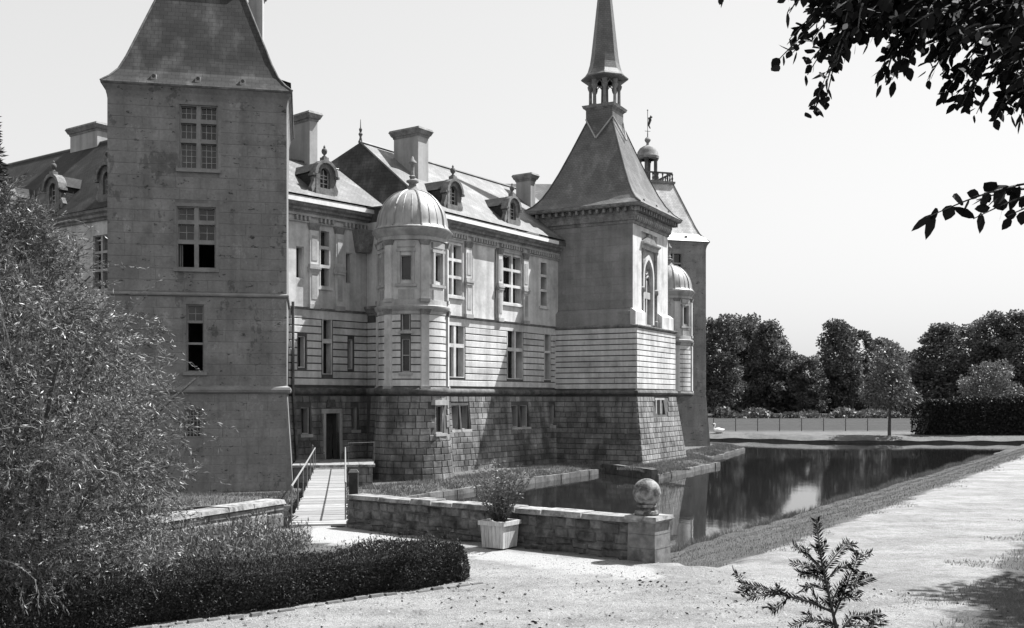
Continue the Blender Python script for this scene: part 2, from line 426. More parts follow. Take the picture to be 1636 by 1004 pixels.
# ------------------------------------------------------------------ ground
def ground():
    xs = np.concatenate([[-4000, -1500, -600, -250, -120, -80], np.arange(-60, -12, 1.5), np.arange(-12, 30, .35), np.arange(30, 75, .9), [80, 95, 120, 180, 300, 600, 1500, 4000]])
    ys = np.concatenate([[-800, -200, -60], np.arange(-30, 2, 2.0), np.arange(2, 48, .35), np.arange(48, 92, 1.0), np.arange(92, 110, .45), np.arange(110, 180, 3), [190, 200, 215, 235, 260, 400, 800, 2000, 6000]])
    X, Y = np.meshgrid(xs, ys); Z = ground_z(X, Y)
    V = np.stack([X, Y, Z], -1).reshape(-1, 3); nx, ny = len(xs), len(ys)
    I = np.arange(nx * ny).reshape(ny, nx)
    F = np.stack([I[:-1, :-1], I[:-1, 1:], I[1:, 1:], I[1:, :-1]], -1).reshape(-1, 4)
    k = NT('ground gravel and grass')
    g = k.attr('gravel')
    n1 = k.noise(.9, 6, None, .7); edge = k.math('ADD', g, k.rng(n1, .25, .75, -.6, .6))
    mask = k.rng(edge, .40, .66, 0, 1)
    # gravel: pale sand with coarser worn patches and litter
    gv = k.rng(k.noise(26, 5, None, .75), .3, .7, .62, 1.3)
    lit = k.math('MULTIPLY', k.rng(k.noise(.55, 6, k.mapping(k.pos, (1, 1.6, 1)), .7), .40, .60, .76, 1.1), k.math('MULTIPLY', k.rng(k.noise(3.2, 5, None, .7), .50, .66, 1.03, .74), k.rng(k.noise(11, 4, None, .75), .5, .7, 1.03, .72)))
    fine = k.rng(k.noise(75, 3, None, .8), .35, .65, .75, 1.22)
    gv = k.math('MULTIPLY', k.math('MULTIPLY', gv, lit), k.math('MULTIPLY', fine, .31))
    sandy = k.attr('fresh'); gv = k.mixv(k.rng(k.math('ADD', sandy, k.rng(k.noise(1.6, 5), .3, .7, -.3, .3)), .35, .65, 0, 1), gv, k.math('MULTIPLY', k.rng(k.noise(60, 4), .3, .7, .8, 1.15), .40))
    gr = k.math('MULTIPLY', k.rng(k.noise(1.1, 6, None, .7), .3, .7, .7, 1.35), k.rng(k.noise(30, 4, None, .8), .3, .7, .6, 1.4))
    gr = k.math('MULTIPLY', gr, k.mixv(k.attr('meadow_shade'), k.mixv(k.attr('lawn'), .10, .12), .045))  # far field darkened: rough grass plus the trees' shade put into the colour
    k.color(k.mixv(mask, gr, gv)); k.p.inputs['Roughness'].default_value = .95; k.p.inputs['Specular IOR Level'].default_value = .15
    k.bump(k.math('ADD', k.noise(45, 5, None, .8), k.math('MULTIPLY', k.noise(8, 4), .8)), .9, .05)
    M['ground'] = k.m
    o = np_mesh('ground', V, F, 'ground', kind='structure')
    d = d_bank(V[:, 0], V[:, 1]); ws = w_side(V[:, 0], V[:, 1]); x, y = V[:, 0], V[:, 1]
    path = sm((d - 4.3) / 1.2) * (1 - sm((d - 8.4) / 1.4))
    court = (ws > -.3) * (1 - sm((d - 8.4) / 1.4))
    hedge_soil = 1 - sm(((x + 1.0) * .77 - (y - 16.8) * -.64 * 0 + 0) * 0 + 0)
    gravel = np.maximum(path * (d > 0), court) * (y > 9) * (y < 90)
    soil = (x < -1.2) & (y > 13.6 + (x + 4.7) * .82) & (y < 21.5) & (x < -2.4 - (y - 20) * 1.2)
    gravel = np.where(soil, 0, gravel)
    fresh = np.exp(-((ws - 1.25) / .75) ** 2) * (ws > 0) * (x < 2.6) * (x > -4.5) + .15 * sm((y - 21) / 9) * path + np.exp(-(((x + 4.2) / 1.1) ** 2 + ((y - 22.9) / 1.2) ** 2))
    for nme, a in (('lawn', (y > 94) * 1.0), ('meadow_shade', np.clip((y - 108) / 8, 0, 1)), ('gravel', gravel), ('fresh', np.clip(fresh, 0, 1))):
        at = o.data.attributes.new(nme, 'FLOAT', 'POINT'); at.data.foreach_set('value', a.astype(np.float32))
ground()

def far_bank():
    xs = np.arange(8, 75, .5); mb = MB(); rg = random.Random(15); n = 5
    for x in xs:
        f = float(far_edge(x)); j = .14 * math.sin(x * 1.1) + .08 * math.sin(x * 2.9); k = .05 * math.sin(x * 1.7 + 1)
        for (dy, z) in ((.12 + j, -1.7), (.08 + j, -1.12), (-.05 + j, -.98 + k), (.75 + j, -.70 + k), (2.4, -.50)): mb.v.append((x, f + dy, z))
    for a in range(len(xs) - 1):
        for q in range(n - 1): mb.f.append((a * n + q, (a + 1) * n + q, (a + 1) * n + q + 1, a * n + q + 1))
    mb.build('far_bank', 'isl', kind='structure', smooth=True)
# ------------------------------------------------------------------ water
def water():
    k = NT('moat water')
    k.p.inputs['Base Color'].default_value = (.012, .012, .012, 1); k.p.inputs['Roughness'].default_value = .03
    k.p.inputs['IOR'].default_value = 1.33
    n = k.math('ADD', k.noise(1.3, 3, k.mapping(k.pos, (1, .45, 1))), k.math('MULTIPLY', k.noise(6, 2), .25)); k.bump(n, .055, .05)
    M['water'] = k.m
    mb = MB(); mb.quad((-70, 8, WATER), (90, 8, WATER), (90, 112, WATER), (-70, 112, WATER))
    mb.build('water', 'water', kind='structure')
water()

# ------------------------------------------------------------------ castle island
ISL = [(-60, 60), (-30, 44), (-18.6, 38.0), (-8.6, 38.4), (-7.0, 40.4), (-4.5, 42.1), (0.3, 50.4), (5.4, 59.0), (7.54, 53.9), (12.9, 64.4), (13.2, 70.0), (16.5, 77.5), (18.9, 83.6), (18.6, 87), (14, 92), (0, 96), (-60, 96)]
def island():
    k = NT('island grass')
    gr = k.math('MULTIPLY', k.rng(k.noise(1.4, 6, None, .7), .3, .7, .65, 1.35), k.rng(k.noise(22, 4, None, .8), .3, .7, .6, 1.4))
    k.color(k.math('MULTIPLY', gr, .10)); k.p.inputs['Roughness'].default_value = .95; k.bump(k.noise(25, 5, None, .8), .8, .06); M['isl'] = k.m
    from mathutils.geometry import tessellate_polygon
    n = len(ISL); pts = []; mb = MB()
    for i in range(n):
        a, b = ISL[i], ISL[(i + 1) % n]; L = math.dist(a, b); m = max(1, int(L / 1.0))
        for j in range(m):
            t = j / m; pts.append((a[0] + (b[0] - a[0]) * t + random.uniform(-.1, .1), a[1] + (b[1] - a[1]) * t + random.uniform(-.1, .1)))
    m = len(pts)
    inner = []
    for i in range(m):
        a, b = pts[i - 2], pts[(i + 2) % m]; dx, dy = b[0] - a[0], b[1] - a[1]; L = math.hypot(dx, dy) or 1
        inner.append((pts[i][0] - dy / L * 1.1, pts[i][1] + dx / L * 1.1))
    mb.v = [(p[0], p[1], -2.4) for p in pts] + [(p[0], p[1], -1.0 + random.uniform(-.06, .05)) for p in pts] + [(p[0], p[1], -.74 + random.uniform(-.03, .03)) for p in inner]
    for i in range(m):
        j = (i + 1) % m; mb.f += [(i, j, m + j, m + i), (m + i, m + j, 2 * m + j, 2 * m + i)]
    for tri in tessellate_polygon([[Vector((p[0], p[1], 0)) for p in inner]]): mb.f.append(tuple(2 * m + k_ for k_ in tri))
    mb.build('island', 'isl', kind='structure')
island()
far_bank()
def kerb(name, label, a, b, z0, z1, th, mat='coping', wr=(.7, 1.3), grp='stone kerbs edging the castle island'):
    L = math.dist(a, b); t = thing(name, label, 'kerb', (a[0], a[1], 0), math.atan2(b[1] - a[1], b[0] - a[0]), grp)
    x = 0; rg = random.Random(int(a[0] * 100))
    while x < L - .2:
        ww = min(rg.uniform(*wr), L - x); mb = MB()
        dz = rg.uniform(-.025, .025); dy = rg.uniform(-.03, .03)
        mb.frust((x + ww / 2, dy), (ww / 2 - .012, th / 2 + .05), z0, (x + ww / 2, dy), (ww / 2 - .018, th / 2 - .02), z1 + dz); mb.build('stone', mat, t); x += ww
kerb('stone_kerb', 'low stone kerb along the water below the long facade', (-.2, 49.3), (5.35, 58.8), -2.2, -.93, .3, 'kerbstone')
kerb('stone_kerb', 'low stone kerb along the water below the near domed turret', (-4.4, 42.0), (-.3, 49.1), -2.2, -.97, .25, 'kerbstone')
kerb('stone_kerb', 'dark stone quay edge facing us beside the chapel foot', (5.3, 59.1), (7.5, 53.8), -2.2, -.70, .4, 'torus', (.9, 1.4))
kerb('stone_kerb', 'long pale stone kerb along the water below the chapel', (7.55, 53.85), (12.9, 64.3), -2.2, -.95, .3, 'kerbstone')

# ------------------------------------------------------------------ castle: shared shapes
def cornice_prof(z, p, h):   # closed profile, y outwards negative
    return [(.05, z), (-p * .25, z), (-p * .3, z + h * .18), (-p * .55, z + h * .3), (-p * .6, z + h * .55), (-p * .9, z + h * .72), (-p, z + h), (.05, z + h)]
def torus_prof(z, r, back=.05):
    return [(back, z - r)] + [(-r * 1.0 * math.cos(a), z + r * math.sin(a)) for a in np.linspace(-math.pi / 2, math.pi / 2, 7)] + [(back, z + r)]
def chimney(parent, x, y, z0, z1, hx, hy, mat='chimney', name='chimney'):
    mb = MB(); mb.box(x - hx, x + hx, y - hy, y + hy, z0, z1 - .45); c = mb.build(name, 'chim', parent)
    k = MB()
    k.frust((x, y), (hx + .03, hy + .03), z1 - .45, (x, y), (hx + .06, hy + .06), z1 - .33); k.frust((x, y), (hx + .1, hy + .1), z1 - .33, (x, y), (hx + .2, hy + .2), z1 - .12); k.frust((x, y), (hx + .22, hy + .22), z1 - .12, (x, y), (hx + .16, hy + .16), z1)
    k.build('chimney_cap', 'greytrim', c)
    return c
M['chim'] = stone_mat('chimney render', .34, .12, .9, 6, streak=.3)
def urn_prof(z, s):
    return [(.0, z), (.13 * s, z), (.15 * s, z + .05 * s), (.07 * s, z + .1 * s), (.06 * s, z + .16 * s), (.15 * s, z + .26 * s), (.18 * s, z + .38 * s), (.13 * s, z + .5 * s), (.05 * s, z + .55 * s), (.07 * s, z + .62 * s), (.04 * s, z + .68 * s), (0, z + .74 * s)]
def dormer(parent, xc, z0, w=1.32, h=1.55, y0=-.12, back=2.6, slope=.86, frame=None):
    """stone dormer front with arched light, scrolls, curved gable and urn; slate cheeks behind"""
    hw = w / 2; zs = z0 + h * .62; top = z0 + h
    mb = MB()
    ow = .30; arch = [(xc + ow * math.cos(a), zs + ow * 1.15 * math.sin(a)) for a in np.linspace(0, math.pi, 9)]
    # front wall around the arched opening
    mb.box(xc - hw * .8, xc - ow, y0, y0 + .3, z0 + .32, zs); mb.box(xc + ow, xc + hw * .8, y0, y0 + .3, z0 + .32, zs)
    mb.box(xc - hw * .86, xc + hw * .86, y0 - .04, y0 + .32, z0 - .1, z0 + .32)
    outer = [(xc + hw * .8 * math.cos(a), zs + (top - zs) * math.sin(a)) for a in np.linspace(0, math.pi, 9)]
    for i in range(8):
        a, b, c, d = arch[i], outer[i], outer[i + 1], arch[i + 1]
        mb.quad((a[0], y0, a[1]), (b[0], y0, b[1]), (c[0], y0, c[1]), (d[0], y0, d[1]))
        mb.quad((a[0], y0, a[1]), (d[0], y0, d[1]), (d[0], y0 + .3, d[1]), (a[0], y0 + .3, a[1]))
        mb.quad((b[0], y0, b[1]), (b[0], y0 + .3, b[1]), (c[0], y0 + .3, c[1]), (c[0], y0, c[1]))
    o = mb.build('dormer', 'dormerstone', parent, frame)
    # hood moulding along the curved gable
    hm = MB(); r1, r2 = .8, 1.05
    for i in range(8):
        a0, a1 = math.pi * i / 8, math.pi * (i + 1) / 8
        q = [(xc + hw * r * math.cos(a), zs + (top - zs) * (r / .8) * .98 * math.sin(a) - (.0 if r < 1 else .04)) for r in (r1, r2) for a in (a0, a1)]
        hm.prism([q[0], q[2], q[3], q[1]], y0 - .14, y0 + .34)
    hm.box(xc + hw * .8, xc + hw * 1.18, y0 - .12, y0 + .3, zs - .1, zs); hm.box(xc - hw * 1.18, xc - hw * .8, y0 - .12, y0 + .3, zs - .1, zs)
    hm.build('hood_moulding', 'dormerstone', o)
    pl = MB(); pl.box(xc - .15, xc + .15, y0 - .08, y0 + .22, top + .0, top + .26); pl.build('finial_plinth', 'dormerstone', o)
    u = MB(); u.lathe(urn_prof(top + .26, .82), 10, (xc, y0 + .07)); u.build('urn_finial', 'torus', o, smooth=True)
    for sgn in (-1, 1):
        s_ = MB(); pr = [(xc + sgn * hw * .8, z0 + .05), (xc + sgn * hw * 1.12, z0 + .08), (xc + sgn * hw * 1.22, z0 + .3), (xc + sgn * hw * 1.08, z0 + .48), (xc + sgn * hw * .98, z0 + .62), (xc + sgn * hw * 1.05, z0 + .8), (xc + sgn * hw * .8, z0 + .92)]
        if sgn < 0: pr = pr[::-1]
        s_.prism(pr, y0 + .02, y0 + .26); s_.build('scroll', 'dormerstone', o)
    g = MB(); g.box(xc - ow, xc + ow, y0 + .2, y0 + .22, z0 + .32, zs); g.quad(*[(p[0], y0 + .2, p[1]) for p in arch]); pn = g.build('pane', 'glass', o)
    b = MB(); t = .022
    for xx in (xc - ow + t, xc, xc + ow - t): b.box(xx - t, xx + t, y0 + .15, y0 + .195, z0 + .32, zs + .25)
    for zz in (z0 + .36, z0 + .58, z0 + .8, zs): b.box(xc - ow, xc + ow, y0 + .153, y0 + .192, zz - t, zz + t)
    b.build('glazing_bars', 'winwood', o)
    rf = MB()
    yb = y0 + .3; eh = zs + .12; yk = yb + back
    L0 = xc - hw * 1.05; L1 = xc + hw * 1.05; rz = top + .12
    rf.quad((L0, yb, eh), (xc, yb, rz), (xc, yk, rz), (L0, yk, eh)); rf.quad((L1, yb, eh), (L1, yk, eh), (xc, yk, rz), (xc, yb, rz))
    rf.quad((L0 + .1, yb, z0 - .3), (L0 + .1, yb, eh), (L0 + .1, yk, eh), (L0 + .1, yk, z0 - .3)); rf.quad((L1 - .1, yb, z0 - .3), (L1 - .1, yk, z0 - .3), (L1 - .1, yk, eh), (L1 - .1, yb, eh))
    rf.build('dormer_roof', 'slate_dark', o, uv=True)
    return o
BASE_TOP = 3.15; TOR = 3.38; STR = 7.22; COR = 11.72; EAVE = 12.42

# ------------------------------------------------------------------ main facade wing (right of the turret)
def facade_wing():
    t = thing('castle_wing', 'long pale castle facade between the domed turret and the chapel tower', 'castle wing', (-5.57, 49.59, 0), compass(34.57))
    L = 15.4; bt = .38; th = math.atan2(bt, BASE_TOP + .8); z0 = -.8
    yb = lambda z: -.05 - bt * (BASE_TOP - z) / (BASE_TOP - z0)
    bh = [(4.16, 4.78, 1.42, 2.68), (4.92, 5.6, 1.42, 2.68), (9.62, 10.3, 1.42, 2.66), (10.47, 11.25, 1.42, 2.66), (13.52, 14.12, 1.46, 2.67)]
    mh = [(3.72, 5.36, 4.12, 6.9), (9.3, 10.84, 4.12, 6.9), (13.14, 13.82, 4.12, 6.9)]
    uh = [(3.55, 5.16, 8.36, 11.06), (8.87, 10.68, 8.36, 11.06), (12.7, 13.44, 8.44, 11.06)]
    mb = MB(); panel(mb, flat_map(yb), 0, L, z0, BASE_TOP, bh, .5); b = mb.build('base_wall', 'joint', t)
    tile(b, 1.0, L, z0, BASE_TOP, .30, (.34, .72), bh, yb, th, .035, .022, 'basestone', pad=.05)
    for h in bh:
        window(t, None, h[0], h[1], h[2], h[3], 1, (), y=yb(2) + .06, rev=.5, sill=False, glassy=.4)
        s_ = MB(); y = yb(2)
        s_.box(h[0] - .14, h[1] + .14, y - .10, y + .1, h[2] - .16, h[2] - .003); s_.build('sill', 'trim', t)
    mb = MB(); panel(mb, flat_map(lambda z: 0), 0, L, BASE_TOP, STR, mh, .42); mwall = mb.build('wall', 'joint', t)
    tile(mwall, 1.0, L, TOR + .26, STR - .42, .37, None, mh, lambda z: 0, 0, .05, .048, 'rustic', 'rusticated_course', pad=.04)
    fr = MB(); fr.box(1.0, L, -.05, .02, STR - .40, STR - .02); fr.build('plain_course', 'ashlar', t)
    for i, h in enumerate(mh): window(t, None, *h, cols=2 if i < 2 else 1, rows=(.6,), rev=.42, mull=.2 if i < 2 else .14, sill=False, glassy=.36, mat='ashlar', yoff=-.03)
    mb = MB(); panel(mb, flat_map(lambda z: 0), 0, L, STR, COR + .1, uh, .42); mb.build('upper_wall', 'ashlar', t)
    for i, h in enumerate(uh): window(t, None, *h, cols=2 if i < 2 else 1, rows=(.36, .69), rev=.42, mull=.15, mat='ashlar', glassy=.36, yoff=-.03)
    # window surrounds and panel frames
    for h in uh[:2]:
        s_ = MB(); s_.box(h[0] - .16, h[0], -.06, .02, h[2] - .1, h[3] + .1); s_.box(h[1], h[1] + .16, -.06, .02, h[2] - .1, h[3] + .1); s_.box(h[0] - .16, h[1] + .16, -.063, .02, h[3] + .1, h[3] + .26)
        s_.build('window_surround', 'trim', t)
    for (a, b_) in ((5.4, 5.9), (8.36, 8.72), (10.84, 11.3)):       # pilasters in two stages
        p = MB(); p.box(a, b_, -.13, .02, STR + .26, COR - .75); pil = p.build('pilaster', 'ashlar', t)
        [MB().box(a + .08, b_ - .08, -.15, -.12, za, zb_).build('sunk_panel', 'trim', pil) for (za, zb_) in ((STR + .5, 8.9), (9.55, COR - 1.0))]
        q = MB(); q.box(a - .06, b_ + .06, -.2, .02, 9.02, 9.14); q.box(a - .09, b_ + .09, -.23, .02, 9.14, 9.24); q.box(a - .04, b_ + .04, -.18, .02, 9.24, 9.38); q.build('band', 'trim', pil)
        q = MB(); q.box(a - .06, b_ + .06, -.2, .02, STR + .05, STR + .26); q.build('plinth', 'trim', pil)
        q = MB(); q.frust(((a + b_) / 2, -.055), ((b_ - a) / 2, .075), COR - .75, ((a + b_) / 2, -.08), ((b_ - a) / 2 + .09, .12), COR - .42); q.build('capital', 'greytrim', pil)
    for x in (8.15, 10.98, 6.05):
        s_ = MB(); s_.box(x, x + .05, -.05, .02, STR + .1, COR - .5); s_.build('strip', 'torus' if x > 7 else 'trim', t)
    s_ = MB(); s_.profile(torus_prof(TOR, .17), 0, L - .05); s_.build('torus_moulding', 'torus', t, smooth=True)
    s_ = MB(); s_.profile(cornice_prof(STR - .04, .16, .14), 0, L - .05); s_.build('string_course', 'greytrim', t)
    # entablature
    s_ = MB(); s_.box(0, L, -.09, .02, COR - .42, COR - .36); s_.box(0, L, -.11, .02, COR - .12, COR); s_.build('frieze', 'trim', t)
    for (a, b_) in ((3.3, 5.5), (6.0, 8.3), (8.6, 10.9), (11.4, 15.0)):
        dn = MB(); x = a
        while x < b_: dn.box(x, x + .10, -.17, .0, COR - .33, COR - .14); x += .235
        dn.build('dentil_row', 'trim', t, kind='stuff')
    s_ = MB(); s_.profile(cornice_prof(COR, .48, .42), 0, L - .1); s_.build('cornice', 'greytrim', t)
    s_ = MB(); s_.box(0, 13.9, -.56, .1, COR + .425, COR + .62); s_.build('gutter', 'paint', t)
    s_ = MB(); s_.box(13.92, L - .1, -.53, .1, COR + .425, COR + .60); s_.box(0, L - .1, -.48, .1, COR + .625, COR + .70); s_.build('gutter_board', 'torus', t)
    rf = MB(); E_ = (-.5, 12.5)
    rf.quad((1.94, E_[0], E_[1]), (18.5, E_[0], E_[1]), (18.5, 4.5, 16.5), (2.25, 4.5, 16.5))
    rf.quad((2.25, 4.5, 16.5), (18.5, 4.5, 16.5), (18.5, 9.6, 12.4), (-1.45, 9.2, 12.4))
    ro = rf.build('roof', 'slate', t, uv=True)
    h = MB(); h.quad((1.94, E_[0], E_[1]), (2.25, 4.5, 16.5), (-1.45, 9.2, 12.4)); h.build('hip_slope', 'slate_tower', ro, uv=True)  # same slate as the roof; darker copy puts the hip's shade into colour
    rd = MB(); rd.tube([(2.2, 4.5, 16.53), (18.5, 4.5, 16.53)], .09, 6); rd.tube([(2.25, 4.5, 16.52), (1.94, E_[0], E_[1] + .02)], .06, 5); rd.build('ridge_roll', 'slate', ro)
    f = MB(); f.lathe([(0, 16.55), (.1, 16.55), (.05, 16.8), (.12, 16.95), (.05, 17.05), (.09, 17.2), (.03, 17.3), (.015, 17.7), (0, 17.75)], 8, (2.3, 4.5)); f.build('ridge_finial', 'torus', ro, smooth=True)
    c = MB(); c.quad((0, .2, EAVE), (2.2, .2, EAVE), (2.2, 9.2, EAVE), (-1.4, 9.2, EAVE)); c.build('flat_roof', 'lead', t)
    bk = MB(); bk.box(-1.4, 18.5, 9.0, 9.3, -.8, 12.4); bk.box(18.2, 18.5, .3, 9.0, -.8, 12.4); bk.build('rear_wall', 'ashlar', t)
    for xc in (4.35, 9.75): dormer(t, xc, 12.72)
    chimney(t, 4.62, 3.0, 14.0, 17.4, .42, .85)
    chimney(t, 15.75, 3.05, 13.5, 17.05, .26, .55)
    dp = MB(); dp.tube([(14.95, -.12, COR), (14.95, -.12, TOR + .2), (14.95, -.5, .0), (14.95, -.55, -.6)], .07, 6); dp.build('downpipe', 'torus', t)
facade_wing()

# ------------------------------------------------------------------ short wing between the near tower and the turret
def entrance_wing():
    t = thing('castle_wing', 'short castle facade with the small door at the end of the footbridge', 'castle wing', (-10.40, 47.50, 0), compass(41.84))
    x0 = -.5; L = 4.77; bt = .30; z0 = -.8; th = math.atan2(bt, BASE_TOP + .8)
    yb = lambda z: -.05 - bt * (BASE_TOP - z) / (BASE_TOP - z0)
    bh = [(.70, 1.2, 1.36, 2.62), (2.02, 2.86, .1, 2.32), (3.72, 4.1, 1.5, 2.62)]
    mh = [(.6, 1.04, 4.47, 5.96), (2.0, 2.58, 4.18, 6.84), (3.58, 3.9, 4.47, 5.93)]
    uh = [(.5, .94, 8.64, 10.15), (1.85, 2.47, 8.36, 11.08), (3.45, 3.83, 8.64, 10.16)]
    mb = MB(); panel(mb, flat_map(yb), x0, L, z0, BASE_TOP, bh, .5); b = mb.build('base_wall', 'joint', t)
    tile(b, x0, L, z0, BASE_TOP, .30, (.36, .75), bh, yb, th, .035, .022, 'basestone', pad=.06)
    for i in (0, 2):
        h = bh[i]; window(t, None, *h, cols=1, y=yb(2) + .06, rev=.5, sill=False, glassy=.4)
        s_ = MB(); s_.box(h[0] - .1, h[1] + .1, yb(2) - .1, yb(2) + .1, h[2] - .15, h[2] - .003); s_.build('sill', 'trim', t)
    h = bh[1]; d = MB()
    for i in range(5): a = h[0] + .05 + (h[1] - h[0] - .1) * i / 5; d.box(a + .004, a + (h[1] - h[0] - .1) / 5 - .004, .28, .32, h[2], h[3] - .04)
    d.box(h[0] + .05, h[1] - .05, .321, .34, h[2], h[3] - .04); do = d.build('door', 'dark', t)
    k = MB(); k.lathe([(0, 0), (.03, 0), (.045, .03), (0, .06)], 8, (h[0] + .15, .25)); ko = k.build('handle', 'iron', do); ko.location.z = 1.1
    s_ = MB(); y = yb(1.2)
    s_.box(h[0] - .15, h[0], y - .09, y + .2, h[2], h[3]); s_.box(h[1], h[1] + .15, y - .09, y + .2, h[2], h[3]); s_.box(h[0] - .2, h[1] + .2, y + .0, y + .2, h[3], h[3] + .22); s_.build('door_surround', 'trim', t)
    s_ = MB(); s_.frust(((h[0] + h[1]) / 2, yb(2.7) - .03), (.28, .05), 2.62, ((h[0] + h[1]) / 2, yb(2.9) - .03), (.22, .04), 2.98); s_.build('carved_plaque', 'torus', t)
    mb = MB(); panel(mb, flat_map(lambda z: 0), x0, L + 1.5, BASE_TOP, STR, mh, .42); m = mb.build('wall', 'joint', t)
    tile(m, x0, L, TOR + .26, STR - .42, .37, None, mh, lambda z: 0, 0, .05, .048, 'rustic', 'rusticated_course', pad=.04)
    fr = MB(); fr.box(x0, L, -.05, .02, STR - .40, STR - .02); fr.build('plain_course', 'ashlar', t)
    window(t, None, *mh[0], cols=1, rev=.42, sill=False, glassy=.36, mat='ashlar'); window(t, None, *mh[1], cols=1, rows=(.6,), mull=.2, rev=.42, sill=False, glassy=.36, mat='ashlar', yoff=-.03); window(t, None, *mh[2], cols=1, rev=.42, sill=False, glassy=.36, mat='ashlar')
    mb = MB(); panel(mb, flat_map(lambda z: 0), x0, L + 1.5, STR, COR + .1, uh, .42); mb.build('upper_wall', 'ashlar', t)
    window(t, None, *uh[0], cols=1, rev=.42, mat='ashlar', sill=False, glassy=.36); window(t, None, *uh[1], cols=1, rows=(.36, .69), mull=.15, rev=.42, mat='ashlar', glassy=.36, yoff=-.03); window(t, None, *uh[2], cols=1, rev=.42, mat='ashlar', sill=False, glassy=.36)
    for (a, b_) in ((1.22, 1.7), (2.75, 3.2)):
        p = MB(); p.box(a, b_, -.13, .02, STR + .26, COR - .75); pil = p.build('pilaster', 'ashlar', t)
        [MB().box(a + .08, b_ - .08, -.15, -.12, za, zb_).build('sunk_panel', 'trim', pil) for (za, zb_) in ((STR + .5, 8.9), (9.55, COR - 1.0))]
        q = MB(); q.box(a - .06, b_ + .06, -.2, .02, 9.02, 9.14); q.box(a - .09, b_ + .09, -.23, .02, 9.14, 9.24); q.box(a - .04, b_ + .04, -.18, .02, 9.24, 9.38); q.build('band', 'trim', pil)
        q = MB(); q.box(a - .06, b_ + .06, -.2, .02, STR + .05, STR + .26); q.build('plinth', 'trim', pil)
        q = MB(); q.frust(((a + b_) / 2, -.055), ((b_ - a) / 2, .075), COR - .75, ((a + b_) / 2, -.08), ((b_ - a) / 2 + .09, .12), COR - .42); q.build('capital', 'greytrim', pil)
    E2 = L + 1.35
    s_ = MB(); s_.profile(torus_prof(TOR, .17), x0, L); s_.build('torus_moulding', 'torus', t, smooth=True)
    s_ = MB(); s_.profile(cornice_prof(STR - .04, .16, .14), x0, L); s_.build('string_course', 'greytrim', t)
    s_ = MB(); s_.box(x0, E2, -.09, .02, COR - .42, COR - .36); s_.box(x0, E2, -.11, .02, COR - .12, COR); s_.build('frieze', 'trim', t)
    for (a, b_) in ((.4, 1.15), (1.8, 2.7), (3.3, 5.3)):
        dn = MB(); x = a
        while x < b_: dn.box(x, x + .10, -.17, .0, COR - .33, COR - .14); x += .235
        dn.build('dentil_row', 'trim', t, kind='stuff')
    s_ = MB(); s_.profile(cornice_prof(COR, .48, .42), x0, E2); s_.build('cornice', 'greytrim', t)
    s_ = MB(); s_.box(x0, E2, -.56, .1, COR + .425, COR + .62); s_.build('gutter', 'paint', t)
    s_ = MB(); s_.box(x0, E2, -.48, .1, COR + .625, COR + .70); s_.build('gutter_board', 'torus', t)
    # return wall coming forward to the turret
    fr_ = (L, 0, R(-90)); rl = 2.3
    mb = MB(); panel(mb, flat_map(yb), .05, rl, z0, BASE_TOP, [], .3); b2 = mb.build('return_base', 'joint', t, fr_)
    tile(b2, .4, rl, z0, BASE_TOP, .30, (.36, .75), [], yb, th, .035, .022, 'basestone')
    mb = MB(); panel(mb, flat_map(lambda z: 0), 0, rl, BASE_TOP, EAVE, [], .3); b2 = mb.build('return_wall', 'joint', t, fr_)
    tile(b2, .05, rl, TOR + .26, STR - .42, .37, None, [], lambda z: 0, 0, .05, .048, 'rustic', 'rusticated_course')
    q = MB(); q.box(.05, rl, -.05, .01, STR + .05, COR); q.build('return_upper', 'ashlar', t, fr_)
    q = MB(); q.profile(cornice_prof(STR - .1, .28, .45), .1, rl); q.profile(torus_prof(TOR, .17), .1, rl); q.build('return_moulding', 'greytrim', t, fr_)
    # carved bracket below the cornice beside the turret
    q = MB(); q.frust((L - .45, -.25), (.3, .22), 10.2, (L - .45, -.3), (.5, .35), 11.3); q.build('carved_bracket', 'greytrim', t)
    rf = MB(); rf.quad((-2.5, -.5, 12.5), (6.1, -.5, 12.5), (7.25, 3.0, 14.95), (-2.5, 3.0, 14.95)); rf.quad((-2.5, 3.0, 14.95), (7.25, 3.0, 14.95), (7.25, 6.5, 12.5), (-2.5, 6.5, 12.5))
    ro = rf.build('roof', 'slate', t, uv=True)
    rd = MB(); rd.tube([(-2.5, 3, 14.97), (7.2, 3, 14.97)], .07, 6); rd.tube([(6.1, -.5, 12.53), (7.25, 3.0, 14.98)], .05, 5); rd.build('ridge_roll', 'slate', ro)
    vg = MB(); vg.quad((6.15, -.5, 12.5), (6.75, -.3, 12.6), (7.9, 3.1, 14.95), (7.3, 3.0, 14.9)); vg.build('valley_gutter', 'lead', ro)
    dormer(t, 2.1, 12.72)
    chimney(t, 3.4, 3.45, 13.0, 17.45, .24, .95)
    dp = MB(); dp.tube([(.22, -.14, STR + .3), (.22, -.14, TOR + .2), (.24, -.35, 1.2), (.26, -.48, -.5)], .07, 6); dp.build('downpipe', 'torus', t)
entrance_wing()

